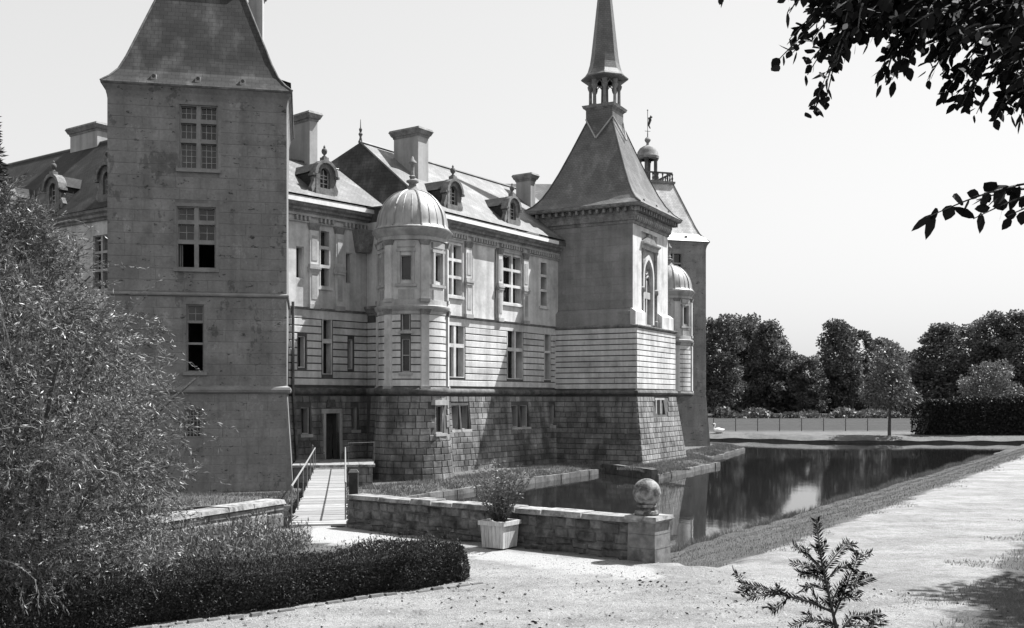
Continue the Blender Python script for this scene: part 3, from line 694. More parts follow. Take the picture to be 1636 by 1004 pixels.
# ------------------------------------------------------------------ domed turrets
def turret(label, loc, rz, full=True):
    t = thing('domed_turret', label, 'turret', (loc[0], loc[1], 0), rz, 'round turrets with lead domes on the castle')
    A = lambda d: R(d)
    R1, R2 = 1.60, 1.57
    if full:
        z0 = -.85; rb = lambda z: 1.66 + .27 * ((3.15 - z) / 4.0) ** 1.25
        bh = [(A(38), A(57), 1.42, 2.70)]
        mb = MB(); panel(mb, cyl_map(rb), A(-115), A(115), z0, 3.15, bh, .4, R(7.5), extra_z=np.linspace(-.5, 3, 8)); b = mb.build('base_wall', 'joint', t)
        rg = random.Random(3); zc = -.75; n = 13; ch = 3.9 / n
        for r in range(n):
            zz = zc + ch * (r + .5); rad = rb(zz); a = -1.95 + rg.uniform(0, .2)
            tilt = math.atan((rb(zz - .15) - rb(zz + .15)) / .3)
            while a < 1.9:
                wv = rg.uniform(.34, .62); da = wv / rad; ac = a + da / 2
                lo, hi = zz - ch / 2, zz + ch / 2
                if not (bh[0][2] - .05 < hi and bh[0][3] + .05 > lo and a + da > bh[0][0] - .02 and a < bh[0][1] + .02):
                    put(block_mesh(wv - .022, ch - .022, .045, 'basestone'), 'stone', b, (rad * math.sin(ac) * .997, -rad * math.cos(ac) * .997, zz), (-tilt, 0, ac))
                a += da
        ac = (bh[0][0] + bh[0][1]) / 2; wi = window(t, (0, 0, ac), -.28, .28, 1.42, 2.70, 1, y=-1.74, rev=.3, sill=True, glassy=.2)
        s_ = MB(); s_.box(-.48, .48, -1.86, -1.6, 2.72, 2.96); s_.build('lintel', 'trim', wi)
    else:
        s_ = MB(); s_.lathe([(0, 2.35), (.5, 2.5), (1.0, 2.8), (1.45, 3.05), (1.7, 3.2)], 28); s_.build('corbel', 'greytrim', t, smooth=True)
    # lower storey
    lh = [(A(-19), A(-3), 6.0 + .15, 6.98 - .0), (A(-19), A(-3), 4.25, 5.78)]
    mb = MB(); panel(mb, cyl_map(lambda z: R1), A(-130), A(130), 3.15, STR, lh, .3, R(6)); m = mb.build('wall', 'joint', t)
    n = 10; z0 = TOR + .2; ch = (STR - .3 - z0) / n
    sp = [(-128, -104), (-98, -47), (-37, -19.5), (-2.5, 14), (26, 75), (87, 128)]
    for r in range(n):
        lo, hi = z0 + ch * r, z0 + ch * (r + 1)
        for (p, q) in sp + [(-19.5, -2.5)]:
            if (p, q) == (-19.5, -2.5) and any(h[2] < hi - .03 and h[3] > lo + .03 for h in lh): continue
            c = MB(); k = max(1, int((q - p) / 6))
            for j in range(k):
                u0, u1 = R(p + (q - p) * j / k), R(p + (q - p) * (j + 1) / k); P = cyl_map(lambda z: R1 + .045)
                c.quad(P(u0, 0, lo + .028), P(u1, 0, lo + .028), P(u1, 0, hi - .028), P(u0, 0, hi - .028))
                c.quad(P(u0, 0, hi - .028), P(u1, 0, hi - .028), P(u1, .06, hi - .028), P(u0, .06, hi - .028)); c.quad(P(u0, 0, lo + .028), P(u0, .06, lo + .028), P(u1, .06, lo + .028), P(u1, 0, lo + .028))
            c.build('rusticated_course', 'rustic', m)
    for h in lh:
        window(t, (0, 0, (h[0] + h[1]) / 2), -.2, .2, h[2], h[3], 1, (.5,) if h[3] < 6 else (), y=-R1, rev=.3, mull=.04, sill=True, glassy=.2)
    # upper storey
    uh = [(A(-21), A(-1), 8.45, 9.62), (A(39), A(59), 8.45, 9.72), (A(-81), A(-61), 8.45, 9.62)]
    mb = MB(); panel(mb, cyl_map(lambda z: R2), A(-130), A(130), STR, 10.4, uh, .3, R(6)); mb.build('upper_wall', 'ashlar', t)
    for h in uh:
        wi = window(t, (0, 0, (h[0] + h[1]) / 2), -.26, .26, h[2], h[3], 1, (), y=-R2, rev=.3, sill=False, glassy=.2)
        s_ = MB()
        for (a, b_, c, d) in ((-.40, -.27, 8.32, 9.78), (.27, .40, 8.32, 9.78), (-.45, .45, 9.79, 9.92), (-.5, .5, 8.18, 8.31)): s_.box(a, b_, -R2 - .075, -R2 + .1, c, d)
        s_.box(-.36, .36, -R2 - .04, -R2 + .1, 7.55, 8.05); s_.box(-.42, .42, -R2 - .06, -R2 + .1, 10.0, 10.25); s_.build('window_surround', 'trim', wi)
    for d in (-103, -42, 20, 81):
        for (rr, a, b_, nm) in ((R1, TOR + .22, STR - .32, 'lower'), (R2, STR + .42, 10.1, 'upper')):
            p = MB(); p.box(-.19, .19, -rr - .13, -rr + .05, a, b_); pil = p.build('pilaster', 'ashlar', t, (0, 0, R(d)))
            q = MB(); q.box(-.24, .24, -rr - .18, -rr + .05, a - .16, a - .003); q.build('plinth', 'trim', pil)
            q = MB(); q.frust((0, -rr - .05), (.2, .1), b_ + .003, (0, -rr - .05), (.28, .17), b_ + .24); q.build('capital', 'greytrim', pil)
    s_ = MB(); s_.lathe([(1.5, STR - .34), (1.67, STR - .3), (1.68, STR - .16), (1.74, STR - .1), (1.79, STR - .0), (1.80, STR + .08), (1.70, STR + .12), (1.68, STR + .36), (1.5, STR + .4)], 40); s_.build('string_course', 'trim', t, smooth=True)
    s_ = MB(); s_.lathe([(1.5, TOR - .22)] + [(1.66 + .17 * math.cos(a), TOR + .17 * math.sin(a)) for a in np.linspace(-1.5, 1.5, 6)] + [(1.5, TOR + .22)], 40); s_.build('torus_moulding', 'torus', t, smooth=True)
    s_ = MB(); s_.lathe([(1.5, 10.3), (1.68, 10.34), (1.66, 10.52), (1.74, 10.58), (1.78, 10.68), (1.88, 10.76), (1.91, 10.86), (1.6, 10.92)], 44); s_.build('cornice', 'trim', t, smooth=True)
    # dome
    z = 10.9; dm = [(1.82, z), (1.83, z + .05), (1.74, z + .12)] + [(1.68 * math.cos(a) ** .92, z + .14 + 1.85 * math.sin(a)) for a in np.linspace(.05, 1.45, 12)] + [(.12, z + 2.0), (.0, z + 2.02)]
    s_ = MB(); s_.lathe(dm, 48); do = s_.build('dome', 'lead', t, smooth=True)
    for i in range(8):
        a = 2 * math.pi * i / 8 + R(20 - 6); pts = [((r_ + .02) * math.sin(a), -(r_ + .02) * math.cos(a), zz) for (r_, zz) in dm[2:-2]]
        rb_ = MB(); rb_.tube(pts, .045, 5); rb_.build('rib', 'lead', do)
        for j in (1, 2):
            a2 = a + 2 * math.pi * j / 24; pts = [((r_ + .004) * math.sin(a2), -(r_ + .004) * math.cos(a2), zz) for (r_, zz) in dm[2:-6]]
            rb_ = MB(); rb_.tube(pts, .016, 4); rb_.build('seam', 'lead', do)
    f = MB(); zf = z + 1.93; f.lathe([(.42, zf), (.3, zf + .12), (.2, zf + .25), (.17, zf + .38), (.3, zf + .46), (.3, zf + .52), (.14, zf + .58), (.12, zf + .66), (.17, zf + .72), (.1, zf + .78), (.085, zf + .95), (.085, zf + 1.3), (.2, zf + 1.36), (.19, zf + 1.42), (.09, zf + 1.52), (.05, zf + 1.66), (0, zf + 1.7)], 14); f.build('finial', 'greytrim', do, smooth=True)
    return t
turret('round turret with ribbed lead dome beside the footbridge door', (-4.72, 48.7), math.atan2(-48.7, 4.72) + math.pi / 2 + math.atan2(4.72, 48.7) * 0)
turret('round turret with lead dome half hidden behind the chapel tower', (11.63, 76.0), math.atan2(-76.0, -11.63) + math.pi / 2, full=False)

# ------------------------------------------------------------------ square corner towers
def tower(label, loc, ang, lantern, near):
    t = thing('corner_tower', label, 'tower', (loc[0], loc[1], 0), compass(ang), 'square corner towers of the castle')
    W, D = 6.95, 7.1; z0 = -1.1; ZT = 15.18
    th1 = .28
    yb = lambda z: -th1 * max(0, (TOR - z)) / (TOR - z0)
    holes = [(2.73, 4.22, 12.28, 14.86), (2.63, 4.15, 8.27, 10.76), (3.0, 3.69, 4.1, 6.82), (2.95, 3.6, 1.42, 2.6)]
    faces = [((0, 0, 0), W, holes if near else [(3.35, 4.85, 12.0, 14.6), (2.6, 2.9, 1.2, 2.4)])]
    def PF(u, d, z): k = u / W; return (u + (2 * k - 1) * (-yb(z)), yb(z) + d, z)
    mb = MB(); panel(mb, PF, -.0, W, z0, TOR, [h for h in faces[0][2] if h[3] < TOR], .5)
    panel(mb, flat_map(yb), 0, W, TOR, ZT, [h for h in faces[0][2] if h[3] > TOR], .5)
    # other three sides plain, battered at the foot
    for (fx, fy, fa, L) in ((W, 0, R(90), D), (W, D, R(180), W), (0, D, R(-90), D)):
        c, s_ = math.cos(fa), math.sin(fa)
        for (a, b) in ((z0, TOR), (TOR, ZT)):
            q = []
            for (u, z) in ((0, a), (L, a), (L, b), (0, b)):
                y = yb(z); u = u + (2 * u / L - 1) * (-y); q.append((fx + u * c - y * s_, fy + u * s_ + y * c, z))
            mb.quad(*q)
    b = mb.build('wall', 'towerjoint', t)
    hs = faces[0][2]
    rg = random.Random(5 if near else 9)
    tile(b, 0, W, z0, TOR - .12, .36 if near else .6, (.5, 1.0) if near else (.8, 1.3), hs, lambda z: yb(z) + .001, math.atan2(th1, TOR - z0), .012, .008, 'towerstone', rng=rg, pad=.06, jit=.004)
    tile(b, 0, W, TOR + .12, STR - .1, .44 if near else .6, (.6, 1.25) if near else (.9, 1.6), hs, lambda z: .001, 0, .012, .008, 'towerstone', rng=rg, pad=.06, jit=.004)
    tile(b, 0, W, STR + .1, ZT, .46 if near else .62, (.6, 1.3) if near else (.9, 1.6), hs, lambda z: .001, 0, .012, .008, 'towerstone', rng=rg, pad=.06, jit=.004)
    # long quoins on the lit return
    for k in range(0):
        pass
    if near:
        window(t, None, *holes[0], cols=2, rows=(.44, .75), rev=.5, mull=.17, bars={0: (3, 4), 1: (3, 2), 2: (3, 2)}, mat='towertrim', yoff=.05, glassy=.26)
        w2 = window(t, None, *holes[1], cols=2, rows=(.43, .75), rev=.5, mull=.17, bars={0: (2, 4), 1: (2, 2), 2: (2, 2)}, open_rows=(0,), mat='towertrim', yoff=.05, glassy=.26)
        cs = MB(); cs.box(2.72, 2.75, .3, .62, 8.34, 9.25); cs.box(2.80, 2.82, .28, .60, 8.34, 9.25); cs.build('open_casement', 'winwood', w2)
        window(t, None, *holes[2], cols=1, rows=(.42, .74), rev=.5, mull=.09, bars={2: (2, 2)}, open_rows=(0, 1), mat='towertrim', yoff=.05, glassy=.26)
        window(t, None, *holes[3], cols=1, rev=.5, bars=(4, 5), mat='towertrim', sill=False, yoff=.05, glassy=.16)
        for h in holes[:3]:
            s_ = MB(); s_.box(h[0] - .13, h[0] - .002, -.02, .02, h[2], h[3]); s_.box(h[1] + .002, h[1] + .13, -.02, .02, h[2], h[3]); s_.box(h[0] - .13, h[1] + .13, -.023, .02, h[3] + .002, h[3] + .14); s_.build('window_surround', 'towerstone', t)
    else:
        window(t, None, *hs[0], cols=2, rows=(.36, .69), rev=.5, mull=.13, mat='towertrim', yoff=.05, glassy=.26); window(t, None, *hs[1], cols=1, rev=.5, mat='towertrim', sill=False)
    # mouldings wrap round
    for (zz, r_, nm, mt) in () if not near else ((TOR, .17, 'torus_moulding', 'towertrim'), (STR, .09, 'string_course', 'towertrim')):
        s_ = MB(); p = r_
        for (a, b2) in ((-.02, 0),):
            prof = [(.0, zz - r_), (p * .8, zz - r_ * .6), (p, zz), (p * .8, zz + r_ * .6), (0, zz + r_)]
            for (u, v) in zip(prof[:-1], prof[1:]):
                s_.frust((W / 2, D / 2), (W / 2 + u[0], D / 2 + u[0]), u[1], (W / 2, D / 2), (W / 2 + v[0], D / 2 + v[0]), v[1], cap=False)
        s_.build(nm, mt, t, smooth=True)
    s_ = MB(); prof = [(.0, ZT - .25), (.02, ZT - .1), (.07, ZT + .1), (.16, ZT + .26), (.2, ZT + .36), (.0, ZT + .40)]
    for (u, v) in zip(prof[:-1], prof[1:]): s_.frust((W / 2, D / 2), (W / 2 + u[0], D / 2 + u[0]), u[1], (W / 2, D / 2), (W / 2 + v[0], D / 2 + v[0]), v[1], cap=False)
    s_.build('coved_cornice', 'towerstone', t, smooth=True)
    rf = MB(); c = (W / 2, D / 2)
    lv = [(3.70, 15.58), (3.42, 15.85), (3.12, 16.25), (2.86, 16.85), (1.52, 20.55)]
    for (u, v) in zip(lv[:-1], lv[1:]): rf.frust(c, (u[0], u[0] + .07), u[1], c, (v[0], v[0] + .07), v[1], cap=False)
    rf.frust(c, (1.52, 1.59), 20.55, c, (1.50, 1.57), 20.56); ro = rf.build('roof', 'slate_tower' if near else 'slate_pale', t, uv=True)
    if not near:
        sk = MB(); sk.frust(c, (3.72, 3.79), 15.59, c, (3.27, 3.34), 16.09, cap=False); sk.build('lead_skirt', 'paint', ro)
    eb = MB(); eb.frust(c, (3.70, 3.77), 15.50, c, (3.71, 3.78), 15.575); eb.build('eaves_board', 'torus', ro)
    for (sx, sy) in ((-1, -1), (1, -1), (1, 1), (-1, 1)): MB().tube([(c[0] + sx * h, c[1] + sy * (h + .07), z + .01) for (h, z) in lv], .045, 5).build('hip_roll', 'torus', ro)
    def vent(x, zt, yv):
        v = MB(); v.prism([(x - .12, zt - .3), (x + .12, zt - .3), (x + .09, zt), (x - .09, zt)], yv - .13, yv + .2); vo = v.build('roof_vent', 'lead', ro)
        q = MB(); q.lathe([(0, 0), (.07, 0), (.07, .02), (0, .02)], 8); qo = q.build('vent_hole', 'glass', vo); qo.rotation_euler = (R(90), 0, 0); qo.location = (x, yv - .135, zt - .09)
    for x in (1.75, 3.45, 5.2): vent(x, 16.02, .12)
    pf = MB(); pf.frust(c, (1.66, 1.73), 20.50, c, (1.68, 1.75), 20.68); pl = pf.build('roof_platform', 'greytrim', ro)
    if near:
        chimney(t, 5.55, 4.4, 16.5, 21.6, .30, .9)
        d = MB(); d.box(6.35, 7.02, 2.0, 3.0, 15.9, 16.55); d.quad((6.2, 1.9, 16.8), (7.1, 1.9, 16.55), (7.1, 3.1, 16.55), (6.2, 3.1, 16.8)); d.build('small_dormer', 'slate_tower', ro, uv=True)
        d = MB(); d.box(5.05, 5.26, 3.9, 4.9, 17.5, 20.6); d.build('chimney_saddle', 'slate_tower', ro, uv=True)
    if lantern:
        zb = 20.68; hw = 1.5
        r_ = MB(); n = 7
        for s1 in (-1, 1):
            r_.box(c[0] - hw, c[0] + hw, c[1] + s1 * hw - .06, c[1] + s1 * hw + .06, zb + .66, zb + .78); r_.box(c[0] + s1 * hw - .06, c[0] + s1 * hw + .06, c[1] - hw + .07, c[1] + hw - .07, zb + .661, zb + .779)
        rail = r_.build('balustrade_rail', 'torus', t)
        for s1 in (-1, 1):
            for i in range(n + 1):
                for (px, py) in ((c[0] - hw + 2 * hw * i / n, c[1] + s1 * hw), (c[0] + s1 * hw, c[1] - hw + 2 * hw * i / n)):
                    q = MB(); q.lathe([(.08, zb), (.08, zb + .06), (.05, zb + .1), (.09, zb + .28), (.045, zb + .45), (.08, zb + .6), (.08, zb + .66)], 7, (px, py)); q.build('baluster', 'torus', rail, smooth=True)
        for i in range(4):
            a = math.pi / 4 + i * math.pi / 2 + .2; px, py = c[0] + .66 * math.cos(a), c[1] + .66 * math.sin(a)
            q = MB(); q.box(-.13, .13, -.13, .13, zb, zb + 2.1); q.box(-.17, .17, -.17, .17, zb + 1.95, zb + 2.08); po = q.build('lantern_post', 'torus', t); po.location = (px, py, 0); po.rotation_euler.z = a
        q = MB(); q.lathe([(.62, zb + 2.05), (.92, zb + 2.1), (.95, zb + 2.3), (.9, zb + 2.36), (.84, zb + 2.7), (.66, zb + 2.98), (.36, zb + 3.16), (.12, zb + 3.26), (.1, zb + 3.45), (.2, zb + 3.55), (.26, zb + 3.7), (.18, zb + 3.86), (.05, zb + 3.94), (.03, zb + 4.5), (0, zb + 4.5)], 16, c); lo = q.build('lantern_dome', 'greytrim', t, smooth=True)
        # weather vane: rod, crossbar and a curved figure
        v = MB(); x, y = c; z = zb + 4.4
        v.tube([(x, y, z - .5), (x, y, z + 1.75)], .025, 5); v.tube([(x - .25, y, z + .02), (x + .25, y, z + .02)], .02, 4)
        v.lathe([(0, z + 1.68), (.07, z + 1.75), (0, z + 1.84)], 8, (x, y)); v.build('weathervane_rod', 'torus', lo)
        g = MB(); g.tube([(x + .2, y, z + .32), (x + .1, y, z + .5), (x + .14, y, z + .72), (x + .22, y, z + .95), (x + .18, y, z + 1.12), (x + .28, y, z + 1.24), (x + .42, y, z + 1.2)], [.05, .07, .11, .13, .15, .12, .05], 7); g.tube([(x, y, z + .7), (x + .15, y, z + .72)], .02, 4); g.lathe([(0, z + .22), (.07, z + .3), (0, z + .38)], 7, (x + .22, y)); g.build('weathervane_figure', 'torus', lo, smooth=True)
    return t
M['towerjoint'] = stone_mat('tower mortar', .16, .3, 1.5, 9)
M['chapeljoint'] = stone_mat('chapel mortar', .15, .3, 1.5, 9)
M['towertrim'] = stone_mat('tower window stone', .20, .2, 2, 10)
_e = (math.sin(R(78.5)), math.cos(R(78.5)))
tower('tall square stone tower with steep slate roof nearest the camera', (-9.24 - 6.95 * _e[0], 42.1 - 6.95 * _e[1]), 78.5, False, True)
_e2 = (math.sin(R(73)), math.cos(R(73)))
tower('far square tower with balustraded lantern and weathervane beyond the chapel', (15.55 - 6.95 * _e2[0], 82.3 - 6.95 * _e2[1]), 73, True, False)

# ------------------------------------------------------------------ chapel tower with spire
def chapel():
    t = thing('chapel_tower', 'projecting chapel tower with slender slate spire and gothic window', 'tower', (7.14, 59.0, 0), compass(27.9))
    W, D = 6.75, 6.4; z0 = -.85; bt = .55; th = math.atan2(bt, BASE_TOP - z0); ins = .34
    yb = lambda z: -.04 - bt * (BASE_TOP - z) / (BASE_TOP - z0)
    FL = (0, D, R(-90))     # left face: u=0 at the facade, u=D at the near corner
    FR = (0, 0, 0)
    # battered base
    bhR = [(3.05, 3.6, 2.05, 2.95), (3.85, 4.4, 2.05, 2.95)]
    for (fr, L, hs, nm, u0, u1, cor) in ((FR, W, bhR, 'right', 0, W, (1, 1)), (FL, D, [], 'left', 1.2, D, (0, 1))):
        mb = MB(); zs = [z0, BASE_TOP]
        # trapezoid: corners flare with the batter
        def P(u, d, z, L=L, cor=cor):
            y = yb(z); k = u / L
            return (u + (-cor[0] * (1 - k) + cor[1] * k) * (-y), y + d, z)
        panel(mb, P, 0, L, z0, BASE_TOP, hs, .4); b = mb.build('base_wall', 'joint', t, fr)
        rg = random.Random(11 if nm == 'left' else 12); n = 13; ch = (BASE_TOP - z0) / n
        for r in range(n):
            zc = z0 + ch * (r + .5); ext = -yb(zc); a0 = (-ext if cor[0] else u0); a1 = L + (ext if cor[1] else 0); x = a0
            while x < a1 - .12:
                wv = min(rg.uniform(.34, .74), a1 - x)
                if a1 - x - wv < .2: wv = a1 - x
                if not any(h[2] - .04 < zc + ch / 2 and h[3] + .04 > zc - ch / 2 and x + wv > h[0] - .25 and x < h[1] + .25 for h in hs):
                    put(block_mesh(wv - .022, ch - .024, .04, 'chapelbase'), 'stone', b, (x + wv / 2, yb(zc), zc), (-th, 0, 0))
                x += wv
    for h in bhR:
        y = yb(2.5) + .03; wi = window(t, FR, h[0] - .1, h[1] - .1, h[2], h[3], 1, y=y, rev=.4, sill=False, glassy=.3)
        s_ = MB(); s_.box(h[0] - .26, h[0] - .11, y - .08, y + .1, h[2], h[3]); s_.box(h[0] - .26, h[1] + .06, y - .03, y + .1, h[3], h[3] + .12); s_.build('surround', 'trim', wi)
    # middle storey, rusticated
    mb = MB()
    for (a, b_) in (((0, 0), (W, 0)), ((W, 0), (W, D)), ((W, D), (0, D)), ((0, D), (0, 0))): mb.quad((a[0], a[1], BASE_TOP), (b_[0], b_[1], BASE_TOP), (b_[0], b_[1], STR), (a[0], a[1], STR))
    m = mb.build('wall', 'joint', t)
    for (fr, L, u0) in ((FR, W, 0), (FL, D, 1.2)):
        n = 11; a = TOR + .2; ch = (STR - .08 - a) / n; rg = random.Random(int(L * 10))
        for r in range(n):
            x = u0
            while x < L - .05:
                wv = L - x if rg.random() < .55 else min(rg.uniform(1.6, 3.2), L - x)
                if L - x - wv < .6: wv = L - x
                c, s_ = math.cos(fr[2]), math.sin(fr[2]); u = x + wv / 2
                put(block_mesh(wv - (.012 if x > u0 else 0), ch - .05, .05, 'rustic', .012), 'rusticated_course', m, (fr[0] + u * c, fr[1] + u * s_, a + ch * (r + .5)), (0, 0, fr[2])); x += wv
    # upper storey set back on a sloped weathering
    wx0, wx1, wy0, wy1 = ins, W - ins, ins, D
    mb = MB(); mb.frust((W / 2, D / 2), (W / 2 - .03, D / 2 - .03), STR + .02, (W / 2, D / 2), (W / 2 - .1, D / 2 - .1), 8.1, cap=False); mb.frust((W / 2, D / 2), (W / 2 - .1, D / 2 - .1), 8.1, (W / 2, D / 2), (W / 2 - ins, D / 2 - ins), 8.28, cap=True); pl = mb
    gh = (2.15, 4.0, 7.5, 11.92)
    hole = [(gh[0] - .45, gh[1] + .45, STR + .05, 8.28)]
    # plinth pieces left and right of the gothic window and along the left face
    zt = 8.18
    for (x0, x1) in ((.06, 1.72), (4.55, W - .06)):
        mb = MB(); mb.profile([(.02, STR), (-.0 + .06, STR), (.06, zt - .1), (ins, zt + .1), (ins + .05, zt + .1), (ins + .05, STR)][1:], x0, x1); mb.build('buttress_plinth', 'ashlar', t)
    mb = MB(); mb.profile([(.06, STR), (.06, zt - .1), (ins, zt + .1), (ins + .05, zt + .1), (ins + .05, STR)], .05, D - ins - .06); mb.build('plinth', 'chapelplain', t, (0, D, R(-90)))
    ct = 13.35
    mb = MB(); panel(mb, flat_map(lambda z: ins), wx0, wx1, STR, ct, [(1.75, 4.5, STR + .04, 12.95)], .12); mb.build('upper_wall', 'ashlar', t)
    mb = MB(); panel(mb, flat_map(lambda z: ins + .12), 1.75, 4.5, STR + .04, 12.95, [gh], .42); mb.build('niche_wall', 'trim', t)
    mb = MB(); mb.quad((0, 0, 0)) if False else None
    mb = MB(); panel(mb, flat_map(lambda z: ins), 0, D - ins, STR, ct, [], .1); lw = mb.build('side_wall', 'chapeljoint', t, FL)
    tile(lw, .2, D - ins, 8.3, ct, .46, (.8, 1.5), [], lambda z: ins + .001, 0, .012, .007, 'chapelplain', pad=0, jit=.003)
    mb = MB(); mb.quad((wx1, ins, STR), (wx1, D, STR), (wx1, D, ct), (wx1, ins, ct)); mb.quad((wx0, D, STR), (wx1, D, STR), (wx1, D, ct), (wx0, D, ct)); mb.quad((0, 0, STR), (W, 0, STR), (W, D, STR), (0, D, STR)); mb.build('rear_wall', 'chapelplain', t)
    # gothic window
    gx = (gh[0] + gh[1]) / 2; hw = (gh[1] - gh[0]) / 2; zs = 10.35; y = ins + .12
    def arch(r, n=8):
        # pointed arch half-width r, springing zs
        Rr = r * 1.55; pts = []
        am = math.acos((Rr - r) / Rr)
        for i in range(n + 1): a = am * i / n; pts.append((gx + r - Rr + Rr * math.cos(a), zs + Rr * math.sin(a)))
        left = [(2 * gx - p[0], p[1]) for p in pts[::-1]]
        return pts + left[1:]
    A1, A2 = arch(hw), arch(hw - .2)
    g = MB(); 
    for i in range(len(A1) - 1):
        g.prism([A2[i], A1[i], A1[i + 1], A2[i + 1]], y - .10, y + .3)
    g.prism([(gh[0], gh[2]), (gh[0] + .2, gh[2]), (gh[0] + .2, zs), (gh[0], zs)], y - .1, y + .3); g.prism([(gh[1] - .2, gh[2]), (gh[1], gh[2]), (gh[1], zs), (gh[1] - .2, zs)], y - .1, y + .3)
    wo_ = g.build('window', 'ashlar', t)
    sp = MB(); n = len(A1)
    sp.prism([(gh[1], zs)] + [(gh[1], gh[3])] + [(gx, gh[3])] + [p for p in A1[:n // 2 + 1][::-1]], y + .02, y + .3); sp.prism([(gx, gh[3]), (gh[0], gh[3]), (gh[0], zs)] + [p for p in A1[n // 2:][::-1]], y + .02, y + .3); sp.build('spandrel', 'trim', wo_)
    tr = MB()
    tr.box(gx - .09, gx + .09, y + .05, y + .2, gh[2], zs - .2)
    for s1 in (-1, 1):
        cx = gx + s1 * (hw - .2) / 2; pts = [(cx + .36 * math.cos(a), y + .12, zs - .45 + .55 * math.sin(a)) for a in np.linspace(0, math.pi, 9)]; tr.tube(pts, .065, 6)
    pts = [(gx + .33 * math.cos(a), y + .12, zs + .55 + .38 * math.sin(a)) for a in np.linspace(0, 2 * math.pi, 13)]; tr.tube(pts, .065, 6)
    tr.tube([(gx, y + .12, zs + .1), (gx, y + .12, zs + 1.3)], .05, 6); tr.tube([(gx - .6, y + .12, zs), (gx - .25, y + .12, zs + .4)], .05, 6); tr.tube([(gx + .6, y + .12, zs), (gx + .25, y + .12, zs + .4)], .05, 6)
    tr.box(gx - hw + .2, gx + hw - .2, y + .04, y + .22, 9.05, 9.45)
    tr.build('tracery', 'trim', wo_)
    for s1 in (-1, 1):
        p = MB(); a, b_ = sorted((gx + s1 * .09, gx + s1 * (hw - .2))); p.box(a, b_, y + .24, y + .26, gh[2], 9.05); p.build('pane', 'glass', wo_)
    p = MB(); p.quad(*[(q[0], y + .25, q[1]) for q in A2], (gx - hw + .2, y + .25, 9.45), (gx + hw - .2, y + .25, 9.45)); p.build('pane', 'glass', wo_)
    for x in (1.86, 4.2):
        p = MB(); p.lathe([(.0, STR + .06), (.18, STR + .06), (.18, STR + .5), (.12, STR + .56), (.11, 9.3), (.19, 9.4), (.19, 9.62), (.11, 9.7), (.1, 11.7), (.18, 11.86), (.2, 11.96), (0, 11.97)], 12, (x + .1, ins + .06)); p.build('colonnette', 'greytrim', t, smooth=True)
    e = MB(); e.profile([(ins + .12, 11.95), (ins - .02, 11.95), (ins - .05, 12.15), (ins - .2, 12.25), (ins - .22, 12.33), (ins + .12, 12.35)], 1.66, 4.6); e.build('entablature', 'trim', t)
    e = MB(); e.prism([(1.8, 12.36), (4.45, 12.36), (3.5, 12.75), (3.4, 12.94), (2.9, 12.94), (2.75, 12.75)], ins - .06, ins + .12); e.build('carved_pediment', 'greytrim', t)
    # string course, torus, cornice wrap round
    def wrap(prof, name, mat, hx, hy, ctr, smooth=False):
        s_ = MB()
        for (u, v) in zip(prof[:-1], prof[1:]): s_.frust(ctr, (hx + u[0], hy + u[0]), u[1], ctr, (hx + v[0], hy + v[0]), v[1], cap=False)
        return s_.build(name, mat, t, smooth=smooth)
    c = (W / 2, D / 2)
    wrap([(0, STR - .1), (.1, STR - .06), (.16, STR + .02), (.16, STR + .07), (-.1, STR + .12)], 'string_course', 'greytrim', W / 2, D / 2, c)
    wrap([(-.05, TOR - .18), (.13, TOR - .1), (.18, TOR), (.13, TOR + .12), (-.05, TOR + .2)], 'torus_moulding', 'torus', W / 2, D / 2, c, True)
    hx, hy = W / 2 - ins, D / 2 - ins / 2; c2 = (W / 2, D / 2 + ins / 2)
    wrap([(-.02, 13.2), (.06, 13.22), (.08, 13.36), (.16, 13.4), (.18, 13.62), (.22, 13.7), (.2, 13.95), (.25, 14.0), (.25, 14.12)], 'cornice_frieze', 'greytrim', hx, hy, c2)
    wrap([(.2, 14.1), (.62, 14.12), (.68, 14.2), (.70, 14.3), (.4, 14.34)], 'cornice_corona', 'greytrim', hx, hy, c2)
    n = 17
    for i in range(n):
        u = i / (n - 1); x = c2[0] - hx - .35 + (2 * hx + .7) * u
        q = MB(); q.box(x - .07, x + .07, c2[1] - hy - .52, c2[1] - hy - .19, 13.86, 14.1); q.build('modillion', 'greytrim', t)
    n = 15
    for i in range(n):
        u = (i + .5) / n; yv = c2[1] - hy - .35 + (2 * hy + .5) * u
        q = MB(); q.box(c2[0] - hx - .52, c2[0] - hx - .19, yv - .07, yv + .07, 13.86, 14.1); q.build('modillion', 'greytrim', t)
    for i in range(20):     # row of small carved brackets on the frieze
        x = c2[0] - hx + (2 * hx) * (i + .5) / 20; q = MB(); q.frust((x, c2[1] - hy - .2), (.045, .02), 13.44, (x, c2[1] - hy - .22), (.085, .06), 13.66); q.build('frieze_bracket', 'trim', t)
    # roof
    rf = MB(); ex, ey = hx + .72, hy + .72
    lv = [(1.0, 14.3), (.885, 14.62), (.78, 15.1), (.685, 15.75), (.565, 16.75), (.41, 18.2), (.232, 19.95)]
    for (u, v) in zip(lv[:-1], lv[1:]): rf.frust(c2, (ex * u[0], ey * u[0]), u[1], c2, (ex * v[0], ey * v[0]), v[1], cap=False)
    ro = rf.build('roof', 'slate_chapel', t, uv=True)
    for (sx, sy) in ((-1, -1), (1, -1), (1, 1), (-1, 1)): MB().tube([(c2[0] + sx * ex * a, c2[1] + sy * ey * a, z + .01) for (a, z) in lv], .05, 5).build('hip_roll', 'slate_chapel', ro)
    for (x, y_) in ((1.2, 0), (3.35, 0), (5.5, 0)):
        v = MB(); v.lathe([(0, 0), (.07, 0), (.07, .06), (0, .06)], 8); vo = v.build('roof_vent', 'glass', ro); vo.rotation_euler = (R(60), 0, 0); vo.location = (x, c2[1] - ey * .9, 14.65)
